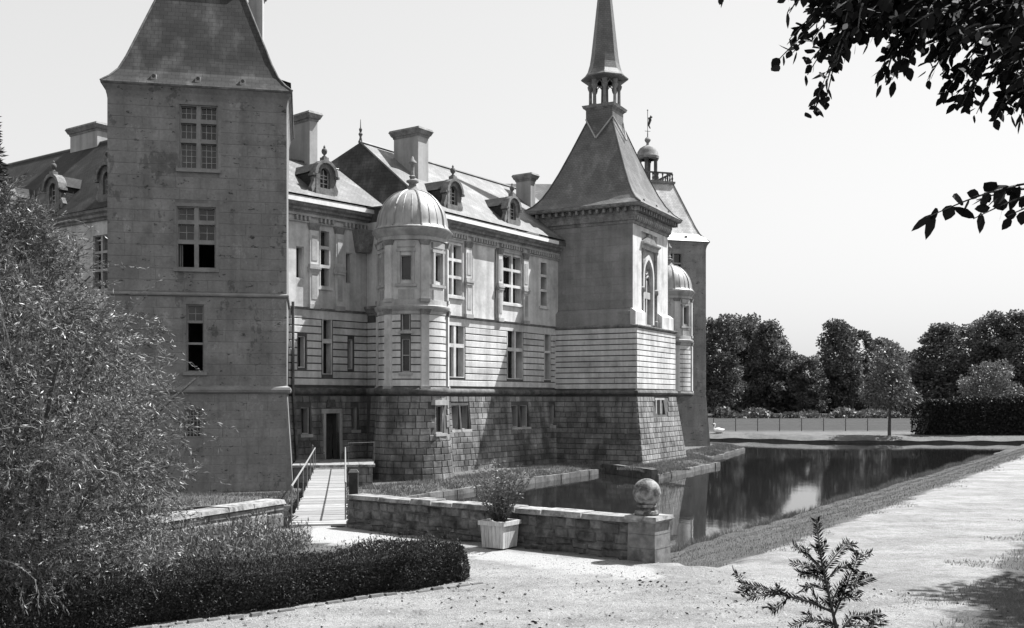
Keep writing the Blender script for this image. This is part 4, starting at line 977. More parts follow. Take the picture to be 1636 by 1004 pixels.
    nx = .88
    nk = MB(); nk.frust(c2, (nx, nx), 19.7, c2, (nx, nx), 20.75); nk.build('spire_drum', 'slate_chapel', ro, uv=True)
    for (fx, a) in ((0, 0), (0, R(-90))):      # lead V flashing on the drum faces
        v = MB()
        for s1 in (-1, 1): v.tube([(s1 * nx, -nx - .02, 20.2), (0, -nx - .55, 18.85)], .05, 5)
        vo = v.build('lead_flashing', 'chim', ro); vo.location = (c2[0], c2[1], 0); vo.rotation_euler.z = a
    k = MB(); k.frust(c2, (nx + .02, nx + .02), 20.75, c2, (nx + .1, nx + .1), 20.85); k.frust(c2, (nx + .14, nx + .14), 20.85, c2, (nx + .2, nx + .2), 21.02); k.build('drum_cornice', 'greytrim', ro)
    for i in range(8):
        a = 2 * math.pi * (i + .5) / 8; px, py = c2[0] + .88 * math.sin(a), c2[1] - .88 * math.cos(a)
        q = MB(); q.lathe([(.15, 21.02), (.15, 21.12), (.11, 21.16), (.1, 22.05), (.16, 22.15), (.2, 22.3), (.14, 22.4), (.2, 22.62), (0, 22.64)], 8, (px, py)); q.build('lantern_column', 'greytrim', t, smooth=True)
        a2 = 2 * math.pi * (i + 1) / 8; b2 = a + 2 * math.pi / 8
        p1 = (c2[0] + .9 * math.sin(a), c2[1] - .9 * math.cos(a)); p2 = (c2[0] + .9 * math.sin(b2), c2[1] - .9 * math.cos(b2)); pm = ((p1[0] + p2[0]) / 2, (p1[1] + p2[1]) / 2)
        q = MB(); q.tube([(p1[0], p1[1], 22.2), (pm[0], pm[1], 22.58), (p2[0], p2[1], 22.2)], .05, 5); q.build('lantern_arch', 'greytrim', t)
    q = MB(); q.lathe([(0, 21.02), (.26, 21.02), (.22, 22.6), (0, 22.6)], 6, c2); q.build('lantern_post', 'torus', t)
    sp = MB(); sp.lathe([(.8, 22.62), (1.1, 22.64), (1.45, 22.72), (1.47, 22.8), (1.25, 22.95), (1.05, 23.25), (.92, 23.7), (.84, 24.2), (.62, 26.2), (.36, 28.6), (.1, 30.7), (.0, 30.9)], 8, c2, math.pi / 8); sp.build('spire', 'slate_chapel', t, uv=True)
chapel()

# ------------------------------------------------------------------ wings behind
def west_wing():
    e = (.823, -.567); L = 26
    t = thing('castle_wing', 'castle wing with tall slate roof running off behind the near tower', 'castle wing', (-17.3 - e[0] * L, 48.6 - e[1] * L, 0), math.atan2(e[1], e[0]))
    uh = [(21.7 - 4.65 * i, 23.0 - 4.65 * i, 8.4, 11.1) for i in range(4)]
    mh = [(a, b, 4.1, 6.9) for (a, b, _, _) in uh]
    mb = MB(); panel(mb, flat_map(lambda z: 0), 0, L + 2, -.8, 12.2, uh + mh, .4); mb.build('wall', 'ashlar', t)
    for h in uh + mh: window(t, None, *h, cols=2, rows=(.36, .69), rev=.4, mull=.13, bars=(2, 2), sill=True, mat='trim')
    s_ = MB(); s_.profile(cornice_prof(11.8, .45, .5), 0, L + 1); s_.profile(torus_prof(TOR, .17), 0, L + 1); s_.profile(cornice_prof(STR, .14, .14), 0, L + 1); s_.build('cornice', 'greytrim', t)
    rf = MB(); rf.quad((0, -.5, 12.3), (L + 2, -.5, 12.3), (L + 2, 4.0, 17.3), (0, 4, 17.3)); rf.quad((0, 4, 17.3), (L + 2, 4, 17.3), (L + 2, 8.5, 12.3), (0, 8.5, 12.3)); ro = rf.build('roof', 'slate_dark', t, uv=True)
    rd = MB(); rd.tube([(0, 4, 17.32), (L + 2, 4, 17.32)], .08, 6); rd.build('ridge_roll', 'slate', ro)
    bw_ = MB(); bw_.box(0, L + 2, 8.0, 8.2, -.8, 12.3); bw_.box(0, .2, .02, 8.0, -.8, 12.2); bw_.build('rear_wall', 'ashlar', t)
    for x in (18.35, 23.0, 13.7): dormer(t, x, 12.7, 1.5, 1.75)
    chimney(t, 15.0, 4.3, 16, 18.45, 1.3, .5)
west_wing()
def rear_wing():
    t = thing('castle_wing', 'distant slate roofed wing seen past the chimney next to the chapel roof', 'castle wing', (-16, 76, 0), R(2))
    b = MB(); b.box(0, 24, 0, 8, -.8, 14.0); b.build('wall', 'ashlar', t)
    rf = MB(); rf.prism([(0, 0), (1, 0)], 0, 0) if False else None
    rf.quad((-.3, -.4, 14), (24.3, -.4, 14), (24.3, 4, 19.9), (-.3, 4, 19.9)); rf.quad((-.3, 4, 19.9), (24.3, 4, 19.9), (24.3, 8.4, 14), (-.3, 8.4, 14)); rf.quad((-.3, -.4, 14), (-.3, 4, 19.9), (-.3, 8.4, 14)); rf.quad((24.3, -.4, 14), (24.3, 8.4, 14), (24.3, 4, 19.9)); rf.build('roof', 'slate', t, uv=True)
rear_wing()

# ------------------------------------------------------------------ footbridge, landing, steps
BR0 = (-4.58, 24.3); BR1 = (-7.72, 43.6)
def bridge():
    L = math.dist(BR0, BR1); ang = math.atan2(BR1[1] - BR0[1], BR1[0] - BR0[0]); W = .66
    t = thing('footbridge', 'narrow wooden plank footbridge over the moat with white handrails', 'bridge', (BR0[0], BR0[1], 0), ang)
    rg = random.Random(2); x = 0; i = 0; wd = .205
    n = int(L / wd); meshes = []
    for k in range(6):
        mb = MB(); a, b = rg.uniform(-.02, .02), rg.uniform(-.02, .02); mb.frust((0, a), (wd / 2 - .006, W), -.05, (0, a), (wd / 2 - .008, W), 0); me = mb.mesh('plank'); me.materials.append(M['plankr']); meshes.append(me)
    for i in range(n):
        o = put(rg.choice(meshes), 'plank', t, ((i + .5) * wd, rg.uniform(-.02, .02), .035 + rg.uniform(-.004, .006)), (rg.uniform(-.006, .006), 0, rg.uniform(-.006, .006)))
    for y in (-.5, .5):
        b = MB(); b.box(.0, L, y - .09, y + .09, -.32, -.03); b.build('beam', 'oldwood', t)
    for k in (1, 2, 3):
        for y in (-.55, .55):
            b = MB(); b.lathe([(.11, -2.3), (.11, -.2), (0, -.2)], 8, (L * k / 3.6 + .6, y)); b.build('pile', 'oldwood', t)
    # rails: local +y is the left side seen from the camera
    ys = W - .03
    def rail(y, x0, x1, posts, sag):
        m = 7; pts = [(x0 + (x1 - x0) * j / (m - 1), y, .94 - sag * math.sin(math.pi * j / (m - 1))) for j in range(m)]
        r_ = MB(); r_.tube(pts, .026, 6); ro = r_.build('handrail', 'whitepipe', t)
        for p in posts:
            q = MB(); q.tube([(p, y, -.25), (p, y, .92)], .018, 6); q.build('rail_post', 'greypipe', t)
    rail(ys, .05, L - .1, (.05, 3.4, 6.8, 10.2, 13.6, 16.9, L - .1), .02)
    rail(-ys, .9, L - .1, (.9, 4.6, 8.6, 12.4, 16.2, L - .1), .02)
    c = MB(); c.tube([(.05, ys, .28), (.9, ys - .02, .16), (1.7, ys - .08, .05)], .02, 5); c.build('brace', 'whitepipe', t)
    # landing
    l = thing('stone_landing', 'stone landing with thin iron rails between footbridge and castle door', 'landing', (BR1[0], BR1[1], 0), ang)
    rg = random.Random(4)
    for r in range(3):
        x = -1.55
        while x < 1.75:
            wv = min(rg.uniform(.5, .9), 1.8 - x); z0 = -.9 + r * .33
            mb = MB(); mb.box(.12, 3.9, -(x + wv) + .01, -x - .01, z0 + .008, z0 + .322); mb.build('stone', 'basestone', l); x += wv
    x = -1.6
    while x < 1.85:
        wv = min(rg.uniform(.7, 1.1), 1.9 - x); mb = MB(); mb.box(.04, 4.3, -(x + wv) + .006, -x - .006, .095, .2); mb.build('coping_slab', 'coping', l); x += wv
    s_ = MB(); s_.box(-.25, .1, -.7, .7, -.5, .08); s_.build('step', 'coping', l)
    for (pts) in ([(.2, -.75, .15), (.2, -.75, 1.12), (.25, -1.85, 1.15), (.25, -1.85, .15)], [(.2, .72, .15), (.2, .72, 1.0), (1.6, .8, 1.0), (1.6, .8, .15)], [(.15, -.62, .1), (.15, -.62, .98), (.2, -.95, 1.0)]):
        q = MB(); q.tube(pts, .016, 6); q.build('iron_rail', 'greypipe', l)
    # steps down on the left
    st = thing('stone_steps', 'short flight of dark stone steps left of the landing', 'steps', (BR1[0], BR1[1], 0), ang)
    for i in range(5):
        q = MB(); q.box(.6, 2.6, 1.62 + i * .3, 1.92 + i * .3 - .004, -.9, .05 - i * .18); q.build('step', 'basestone', st)
    p = thing('mooring_post', 'dark square timber post beside the far end of footbridge', 'post', (-6.14, 39.8, 0), .1)
    q = MB(); q.box(-.17, .17, -.17, .17, -2.2, .16); q.build('post', 'oldwood', p); q = MB(); q.frust((0, 0), (.2, .2), .163, (0, 0), (.12, .12), .28); q.build('cap', 'oldwood', p)
_k = NT('bridge plank wood'); _oi = _k.n('ShaderNodeObjectInfo')
_v = _k.math('MULTIPLY', _k.rng(_oi.outputs['Random'], 0, 1, .72, 1.25), _k.rng(_k.noise(2.5, 5, _k.mapping(_k.pos, (1.5, 9, 1))), .3, .7, .7, 1.2))
_k.color(_k.math('MULTIPLY', _v, .25)); _k.p.inputs['Roughness'].default_value = .85; _k.bump(_k.noise(5, 5, _k.mapping(_k.pos, (2, 16, 1))), .4, .01); M['plankr'] = _k.m
bridge()

# ------------------------------------------------------------------ low moat walls, pier with ball
def rubble_wall(label, a, b, h, th, seed, depth=2.3, cop='coping', face_rows=5, big=False, grp='low walls along the moat edge'):
    L = math.dist(a, b); ang = math.atan2(b[1] - a[1], b[0] - a[0]); t = thing('moat_wall', label, 'wall', (a[0], a[1], 0), ang, grp)
    mb = MB(); mb.box(0.02, L - .02, .03, th - .03, -depth, h - .1); core = mb.build('core', 'rubble', t)
    rg = random.Random(seed)
    for fy, sg in ((.03, 1), (th - .03, -1)):
        z = -.05 if sg > 0 else h - .75
        while z < h - .12:
            hh = min(rg.uniform(.13, .24) if not big else rg.uniform(.3, .42), h - .1 - z)
            if h - .1 - z - hh < .08: hh = h - .1 - z
            x = .0
            while x < L - .05:
                wv = min(rg.uniform(.16, .48) if not big else rg.uniform(.6, 1.0), L - x)
                if L - x - wv < .12: wv = L - x
                ww, h2 = wv - .012, hh * rg.uniform(.82, 1.0) - .01; dp = rg.uniform(.012, .045)
                m = MB(); j = lambda s: rg.uniform(-s, s)
                m.v = [(-ww / 2, 0, -h2 / 2), (ww / 2, 0, -h2 / 2), (ww / 2, 0, h2 / 2), (-ww / 2, 0, h2 / 2)] + [(-ww / 2 + .03 + j(.015), -dp + j(.008), -h2 / 2 + .025 + j(.012)), (ww / 2 - .03 + j(.015), -dp + j(.008), -h2 / 2 + .025 + j(.012)), (ww / 2 - .03 + j(.015), -dp + j(.008), h2 / 2 - .025 + j(.012)), (-ww / 2 + .03 + j(.015), -dp + j(.008), h2 / 2 - .025 + j(.012))]
                m.f = [(0, 1, 5, 4), (1, 2, 6, 5), (2, 3, 7, 6), (3, 0, 4, 7), (4, 5, 6, 7)]
                o = m.build('stone', 'rubble' if not big else 'pier', core); o.location = (x + wv / 2, fy, z + hh / 2 + (rg.uniform(-.035, .035) if not big else 0)); o.rotation_euler.y = rg.uniform(-.06, .06) if not big else 0
                if sg < 0: o.rotation_euler = (0, 0, math.pi)
                x += wv
            z += hh
    x = 0
    while x < L - .1:
        wv = min(rg.uniform(.6, 1.15), L - x)
        if L - x - wv < .3: wv = L - x
        m = MB(); m.frust((x + wv / 2, th / 2), (wv / 2 - .006, th / 2 + .05), h - .1, (x + wv / 2, th / 2), (wv / 2 - .02, th / 2 + .02), h + rg.uniform(-.02, .02)); m.build('coping_stone', cop, t); x += wv
    return t
rubble_wall('low mossy rubble wall running from the footbridge to the ball pier', WALL_A, (2.36, 19.24), .775, .46, 21)
rubble_wall('low wall of larger blocks with pale top left of footbridge', LW_B, LW_A, .64, .5, 22, big=True)

def pier():
    t = thing('stone_pier', 'square stone pier ending the moat wall under the stone ball', 'pier', (2.56, 19.18, 0), math.atan2(_wd[1], _wd[0]))
    mb = MB(); h = .29
    for r, (z0, z1) in enumerate(((-.4, .24), (.245, .5), (.505, .72))):
        q = MB(); q.frust((0, 0), (h + .01 - r * .006, h + .01 - r * .006), z0, (0, 0), (h - r * .006, h - r * .006), z1); q.build('stone', 'pier', t)
    q = MB(); q.frust((0, 0), (h + .0, h + .0), .72, (0, 0), (h + .05, h + .05), .77); q.frust((0, 0), (h + .06, h + .06), .77, (0, 0), (h + .04, h + .04), .835); q.build('cap', 'coping', t)
    b = thing('stone_ball', 'large lichen spotted stone ball on a round foot on the pier', 'stone ball', (2.52, 19.2, .835))
    q = MB(); q.lathe([(0, 0), (.22, 0), (.235, .03), (.22, .08), (.16, .1), (.15, .13), (.2, .16), (.19, .2), (.12, .22), (0, .22)], 20); q.build('foot', 'ball', b, smooth=True)
    q = MB(); rr = .262; q.lathe([(rr * math.cos(a), .42 + rr * math.sin(a)) for a in np.linspace(-math.pi / 2, math.pi / 2, 20)], 32); q.build('ball', 'ball', b, smooth=True)
pier()

# ------------------------------------------------------------------ planter box with bushy shrub
def planter():
    c = (-.25, 20.68)
    t = thing('planter_box', 'pale slatted wooden planter box before the moat wall', 'planter', (c[0], c[1], 0), R(56))
    h = .285; H = .55
    core = MB(); core.frust((0, 0), (h - .05, h - .05), .04, (0, 0), (h - .01, h - .01), H - .06); core.build('liner', 'oldwood', t)
    n = 6
    for side in range(4):
        a = side * math.pi / 2
        for i in range(n):
            x0, x1 = -h + 2 * h * i / n, -h + 2 * h * (i + 1) / n
            q = MB(); q.v = [(x0 * .9 + .004, -h + .035, .03), (x1 * .9 - .004, -h + .035, .03), (x1 - .004, -h - .0, H), (x0 + .004, -h - .0, H), (x0 * .9 + .004, -h + .06, .03), (x1 * .9 - .004, -h + .06, .03), (x1 - .004, -h + .025, H), (x0 + .004, -h + .025, H)]
            q.f = [(0, 1, 2, 3), (7, 6, 5, 4), (0, 4, 5, 1), (1, 5, 6, 2), (2, 6, 7, 3), (3, 7, 4, 0)]
            o = q.build('slat', 'slat', t); o.rotation_euler.z = a
        q = MB(); q.box(-h - .03, h - .0, -h - .03, -h + .02, H - .07, H + .015); o = q.build('rim', 'slat', t); o.rotation_euler.z = a
    q = MB(); q.box(-h + .03, h - .03, -h + .03, h - .03, H - .1, H - .05); q.build('soil', 'oldwood', t)
    s = thing('potted_shrub', 'airy small leaved shrub growing in the wooden planter', 'shrub', (c[0], c[1], .45))
    P, D = [], []; st = MB(); rg = random.Random(8)
    for i in range(90):
        az = rg.uniform(0, 6.283); lean = rg.uniform(.05, .72); Lh = rg.uniform(.6, 1.35); pts = []
        for j in range(7):
            f = j / 6; rr = lean * f ** .95 * Lh * .85; pts.append((rr * math.cos(az) + .05 * math.sin(i + j * .6), rr * math.sin(az), f * Lh * (1 - .15 * lean)))
        st.tube(pts, [.008 - .0009 * j for j in range(7)], 4)
        for j in range(22):
            f = .12 + .88 * j / 21; k = f * 6; a = int(min(k, 5)); r_ = k - a
            p = np.array(pts[a]) * (1 - r_) + np.array(pts[a + 1]) * r_
            for q in range(2):
                P.append(p); D.append((math.cos(az) * .5 + rg.gauss(0, .7), math.sin(az) * .5 + rg.gauss(0, .7), .35 + rg.gauss(0, .4)))
    st.build('stems', 'palebark', s)
    V, F = leaf_arrays(np.array(P), np.array(D), np.random.uniform(.05, .10, len(P)), np.random.uniform(.016, .028, len(P))); np_mesh('foliage', V, F, 'leaf_pot', s)
planter()

# ------------------------------------------------------------------ plants
def grow(root, az, el, L, droop, n=8, wob=.12, rg=random):
    p = np.array(root, float); pts = [p.copy()]; d = np.array([math.cos(az) * math.cos(el), math.sin(az) * math.cos(el), math.sin(el)])
    for j in range(n):
        d = d + np.array([rg.gauss(0, wob), rg.gauss(0, wob), rg.gauss(0, wob) - droop * (j + 1) / n]); d /= np.linalg.norm(d)
        p = p + d * L / n; pts.append(p.copy())
    return pts
def along(pts, m, f0=0.0):
    pts = np.array(pts); n = len(pts) - 1
    f = np.linspace(f0, 1, m) * n; a = np.clip(f.astype(int), 0, n - 1); r_ = (f - a)[:, None]
    return pts[a] * (1 - r_) + pts[a + 1] * r_, unit(pts[a + 1] - pts[a])

def big_shrub():
    t = thing('arching_shrub', 'large arching shrub with narrow shiny leaves filling the left edge', 'shrub', (-6.75, 14.3, 0))
    rg = random.Random(31); tr = MB(); br = MB(); P, D = [], []
    limbs = []
    for i in range(9):
        az = i * .7 + rg.uniform(-.2, .2); pts = grow((rg.uniform(-.3, .3), rg.uniform(-.3, .3), -.1), az, 1.35, rg.uniform(3.0, 4.6), .18, 9, .06, rg); limbs.append(pts)
        tr.tube(pts, [.085 - .0075 * j for j in range(10)], 6)
    tr.build('trunk', 'bark', t)
    def rad(z, th):
        b_ = np.interp(z, [0, .6, 1.3, 1.85, 2.46, 3.0, 3.33, 3.68, 4.2, 4.8, 5.3, 5.8, 6.2], [1.6, 1.95, 2.1, 2.15, 2.05, 2.0, 1.85, 1.8, 1.65, 1.25, .9, .55, .2])
        return b_ * (1 + .13 * np.sin(3 * th + 1.3 + z) + .10 * np.sin(5 * th + z * 2.6))
    clumps = [(rg.uniform(0, 6.283), 5.75 * rg.random() ** .85 + .2, rg.uniform(.6, 1.08)) for _ in range(120)]
    for i in range(3000):
        ct, cz, cf = clumps[i % 120]; th = ct + rg.gauss(0, .13); z = max(.1, cz + rg.gauss(0, .20)); ro_ = float(rad(min(z, 6.0), th)); f = cf * (1 - abs(rg.gauss(0, .16)))
        root = np.array([math.cos(th) * ro_ * f - 1.15 * max(0, (z - 3) / 2.8), math.sin(th) * ro_ * f, z])
        el = rg.uniform(-.2, .7) + (.4 if z > 4.5 else 0)
        pts = grow(root, th + rg.gauss(0, .55), el, rg.uniform(.25, .7) * (2.0 if rg.random() < .08 else 1), rg.uniform(-.1, .5), 7, .14, rg)
        if i % 3 == 0: br.tube(pts, [.008 - .0008 * j for j in range(8)], 4)
        q, tg = along(pts, rg.randint(26, 46), .05)
        P.append(q + np.random.normal(0, .012, q.shape)); D.append(tg * 1.0 + np.random.normal(0, .42, q.shape) + np.array([0, 0, .10]))
    n = 115000; th = np.random.uniform(0, 6.283, n); z = np.random.uniform(.1, 5.6, n); f = np.random.uniform(.05, .82, n) ** .6; ro_ = rad(z, th) * f
    u = np.stack([np.cos(th) * ro_ - 1.15 * np.maximum(0, (z - 3) / 2.8), np.sin(th) * ro_, z], 1); P.append(u); D.append(np.random.normal(size=u.shape))
    br.build('branches', 'palebark', t)
    P = np.concatenate(P); D = np.concatenate(D)
    V, F = leaf_arrays(P, D, np.random.uniform(.045, .11, len(P)), np.random.uniform(.008, .017, len(P))); np_mesh('foliage', V, F, 'leaf_shrub', t)
    # a bare arching shoot
    b = MB(); b.tube(grow((-.3, -1.6, 4.2), -.1, .4, 1.5, .9, 8, .04, rg), .014, 5); b.build('bare_shoot', 'bark', t)
big_shrub()

def low_hedge():
    t = thing('low_hedge', 'low clipped dark hedge bordering the gravel in the left foreground', 'hedge', (-.95, 17.5, 0), math.atan2(-3.2, -4.0))
    # local x runs from the right end towards the camera's left, y = away from the camera (negative is back)
    L = 8.0; n = 62000; rg = np.random
    x = rg.uniform(-.1, L, n); s = rg.uniform(0, 1, n)
    hw = .66 * (1 - np.exp(-(x + .15) * 3.5)) + .02 + .05 * np.sin(x * 2.1) + .04 * np.sin(x * 5.3 + 1)
    hh = (.60 + .04 * np.sin(x * 1.7) + .035 * np.sin(x * 4.1 + 2)) * np.minimum(1, .6 + .4 * (1 - np.exp(-(x + .15) * 4)))
    pick = rg.uniform(0, 1, n); t1 = rg.uniform(0, 1, n); inn = np.abs(rg.normal(0, .07, n))
    endz = np.where(x < .25, 1, 0)
    # front face (+y), top, back face
    y = np.where(pick < .5, hw - inn, np.where(pick < .85, hw * (2 * t1 - 1), -hw + inn)); z = np.where(pick < .5, hh * t1, np.where(pick < .85, hh - inn + (rg.uniform(0, 1, n) < .2) * np.abs(rg.normal(0, .09, n)), hh * t1))
    k_ = np.clip(z / hh, 0, 1.2); y = y * (1 - .22 * k_ ** 4) * (.93 + .07 * np.minimum(1, k_ * 4)); z = z - .07 * (np.abs(y) / hw) ** 4 * (k_ > .8)
    lump = .05 * np.sin(x * 7 + 3 * z / .3) * np.sin(x * 2.7 + 1); y = y + np.sign(y) * lump
    P = np.stack([x, y, np.maximum(z, .015)], 1); D = np.stack([np.zeros(n), y / hw * .7, .35 + .6 * (pick > .5) * (pick < .85)], 1) + rg.normal(0, .5, (n, 3))
    V, F = leaf_arrays(P, D, rg.uniform(.028, .065, n), rg.uniform(.012, .026, n)); np_mesh('foliage', V, F, 'leaf_box', t)
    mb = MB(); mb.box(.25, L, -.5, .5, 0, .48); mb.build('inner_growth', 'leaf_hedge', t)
    e = thing('stone_edging', 'row of half buried edging stones along the foot of the low hedge', 'edging', (-.95, 17.5, 0), math.atan2(-3.2, -4.0)); rr = random.Random(6); xx = .1
    while xx < 6.2:
        ww = rr.uniform(.14, .3); q = MB(); yy = .86 + .05 * math.sin(xx * 2.1) + rr.uniform(-.04, .04)
        q.frust((xx + ww / 2, yy), (ww / 2 - .012, .06), -.05, (xx + ww / 2 + rr.uniform(-.01, .01), yy), (ww / 2 - .03, .035), rr.uniform(.01, .045)); q.build('stone', 'kerbstone', e); xx += ww + rr.uniform(0, .06)
low_hedge()
def weeds():
    rg = np.random; n = 26000
    x = rg.uniform(-7.5, -3.0, n); y = rg.uniform(15.6, 21.3, n)
    ok = (l_side(x, y) > .4) & (x < -4.0 - np.abs(y - 20.5) * .25) & (y > 16.4 + (x + 4.7) * .82)
    x, y = x[ok], y[ok]; n = len(x)
    clump = .5 + .5 * np.sin(x * 3 + 2 * np.sin(y * 2.3)) * np.sin(y * 2.7 + x)
    z = rg.uniform(0, 1, n) * (.2 + .5 * clump)
    P = np.stack([x, y, z], 1); D = rg.normal(0, .5, (n, 3)) + np.array([0, 0, .7])
    V, F = leaf_arrays(P, D, rg.uniform(.06, .16, n), rg.uniform(.012, .03, n)); o = np_mesh('ground_cover', V, F, 'leaf_pot', kind='stuff')
    tag(o, 'tangle of low weeds between the hedge and the moat wall', 'weeds')
weeds()

def grass_blades():
    rg = np.random
    def blades(x, y, z, h, w, name, label):
        n = len(x); P = np.stack([x, y, z], 1); a = rg.uniform(0, 6.283, n); s = np.stack([np.cos(a), np.sin(a), 0 * a], 1) * w[:, None]
        tip = P + np.stack([rg.normal(0, .35, n) * h, rg.normal(0, .35, n) * h, h], 1)
        V = np.stack([P - s, P + s, tip], 1).reshape(-1, 3); F = np.arange(3 * n).reshape(n, 3); o = np_mesh(name, V, F, 'grass', kind='stuff'); tag(o, label, 'grass')
    n = 330000; x = rg.uniform(-2, 42, n); y = rg.uniform(17, 75, n); d = d_bank(x, y); ws = w_side(x, y)
    ok = (d > .1) & (d < 5.0 + .5 * np.sin(x * 1.3) + .3 * np.sin(y * 3.1)) & (ws < -.5); x, y = x[ok], y[ok]
    blades(x, y, ground_z(x, y) - .01, rg.uniform(.03, .085, len(x)), rg.uniform(.004, .009, len(x)), 'bank_grass', 'short grass on the bank between gravel path and water')
    n = 60000; y = rg.uniform(20, 75, n); d = rg.uniform(-.25, .55, n); x = WL_P[0] + (d - (y - WL_P[1]) * WL_N[1]) / WL_N[0]
    ok = (np.sin(y * 2.3) + np.sin(y * .9 + 1) + np.sin(y * 5.1) + rg.normal(0, .6, n) > .9) & (w_side(x, y) < -.6); x, y = x[ok], y[ok]
    blades(x, y, ground_z(x, y) - .02, rg.uniform(.08, .30, len(x)), rg.uniform(.006, .013, len(x)), 'bank_tufts', 'taller grass tufts along the waterline of the right bank')
    n = 60000; x = rg.uniform(3, 16, n); y = rg.uniform(11, 30, n); d = d_bank(x, y); ok = (d > 8.9 + .5 * np.sin(y * 1.9) + .3 * np.sin(x * 3)); x, y = x[ok], y[ok]
    blades(x, y, ground_z(x, y) - .01, rg.uniform(.03, .08, len(x)), rg.uniform(.004, .009, len(x)), 'verge_grass', 'grass verge right of the gravel path')
    # island fringe
    xs, ys, of = [], [], []
    for (a, b) in zip(ISL[2:13], ISL[3:14]):
        m = int(math.dist(a, b) * 900); f = rg.uniform(0, 1, m); off = rg.uniform(.05, 2.2, m); of.append(off)
        nx, ny = -(b[1] - a[1]), b[0] - a[0]; L = math.hypot(nx, ny)
        xs.append(a[0] + (b[0] - a[0]) * f + nx / L * off); ys.append(a[1] + (b[1] - a[1]) * f + ny / L * off)
    x = np.concatenate(xs); y = np.concatenate(ys); off_ = np.concatenate(of)
    blades(x, y, np.interp(off_, [0, 1.1, 3], [-1.0, -.76, -.76]) - .03, rg.uniform(.06, .22, len(x)), rg.uniform(.008, .02, len(x)), 'island_grass', 'rough grass along the foot of the castle walls')
grass_blades()

def gravel_litter():
    rg = np.random; n = 26000
    x = rg.uniform(-5, 9, n); y = rg.uniform(13.2, 21, n); d = d_bank(x, y); ok = (w_side(x, y) > .2) & (d < 8.6) & (rg.uniform(0, 1, len(x)) < np.clip(1.15 - (y - 14.5) / 5.5, .12, 1)); x, y = x[ok], y[ok]; n = len(x)
    s = rg.uniform(.005, .02, n) * (1 + (rg.uniform(0, 1, n) < .03) * 1.2)
    base = np.array([[1, 0, 0], [0, 1, 0], [-1, 0, 0], [0, -1, 0], [0, 0, .8]])
    V = (base[None] * s[:, None, None] * rg.uniform(.6, 1.3, (n, 5, 1)) + np.stack([x, y, np.zeros(n)], 1)[:, None]).reshape(-1, 3)
    F = (np.array([[0, 1, 4], [1, 2, 4], [2, 3, 4], [3, 0, 4]])[None] + 5 * np.arange(n)[:, None, None]).reshape(-1, 3)
    o = np_mesh('pebbles', V, F, 'coping', kind='stuff'); tag(o, 'loose pebbles scattered over the gravel court', 'gravel')
    n = 1500; x = rg.uniform(-5, 9, n); y = rg.uniform(13.2, 19.5, n); ok = (w_side(x, y) > .3) & (y < 17.4 + (x) * .2) & (np.sin(x * 1.7 + y) + np.sin(y * 2.9 - x) + rg.normal(0, .8, n) > .3); x, y = x[ok], y[ok]; n = len(x)
    P = np.stack([x, y, np.full(n, .012)], 1); D = np.stack([rg.normal(size=n), rg.normal(size=n), np.abs(rg.normal(0, .2, n))], 1)
    V, F = leaf_arrays(P, D, rg.uniform(.03, .09, n), rg.uniform(.02, .045, n)); o = np_mesh('leaf_litter', V, F, 'leaf_hedge', kind='stuff'); tag(o, 'dead leaves and twigs lying on the gravel', 'leaf litter')
gravel_litter()

# far trees: a few crown meshes shared by many trees
def crown_mesh(seed, H, Rw, bot, leaves, size, lobes=26, narrow=0.0, weep=False):
    rg = np.random.RandomState(seed); C, S = [], []
    for i in range(lobes):
        f = (i + rg.uniform(0, 1)) / lobes; z = bot + (H - bot) * (.04 + .92 * f)
        prof = float(np.interp(f, [0, .15, .5, .8, 1], [.75, 1, 1, .78, .4])) * (1 - narrow * f)
        r_ = Rw * .8 * prof * math.sqrt(rg.uniform(.1, 1)); a = i * 2.4 + rg.uniform(-.5, .5)
        C.append((r_ * math.cos(a), r_ * math.sin(a), z)); S.append(rg.uniform(.20, .36) * Rw * (1.2 - .55 * f))
    C.append((0, 0, H - .1 * H)); S.append(Rw * .22)
    C = np.array(C); S = np.array(S); k = rg.choice(len(C), leaves, p=S ** 2 / np.sum(S ** 2))
    u = unit(rg.normal(size=(leaves, 3))) * (rg.uniform(.25, 1.1, (leaves, 1)) ** .45); u[:, 2] *= .8
    P = C[k] + u * S[k][:, None]
    P = P[P[:, 2] > bot * .55]
    D = unit(P - np.array([0, 0, H * .5])) * .5 + rg.normal(0, .6, P.shape) + (np.array([0, 0, -.5]) if weep else 0)
    np.random.seed(seed)
    V, F = leaf_arrays(P, D, rg.uniform(.7, 1.3, len(P)) * size, rg.uniform(.5, .9, len(P)) * size); return V, F
def trunk_mesh(seed, H, rad):
    rg = random.Random(seed); mb = MB()
    pts = grow((0, 0, -.4), 0, 1.55, H * .75, 0, 7, .03, rg); mb.tube(pts, [rad * (1.25 - .14 * j) for j in range(8)], 8)
    for i in range(7):
        k = rg.randint(2, 6); b = grow(pts[k], rg.uniform(0, 6.28), rg.uniform(.4, 1.0), H * rg.uniform(.2, .34), .05, 5, .1, rg); mb.tube(b, [rad * .45 * (1 - .15 * j) for j in range(6)], 5)
    return mb.mesh('trunk', smooth=True)
VAR = []
for sd_, nar in ((1, .15), (2, .3), (3, .05), (4, .45)):
    V, F = crown_mesh(sd_, 16, 4.6, 1.9, 15000, .40, 64, nar); o = np_mesh('crown', V, F, 'leaf_far'); me = o.data; bpy.data.objects.remove(o)
    tm = trunk_mesh(sd_, 16, .3); tm.materials.append(M['bark']); VAR.append((me, tm))
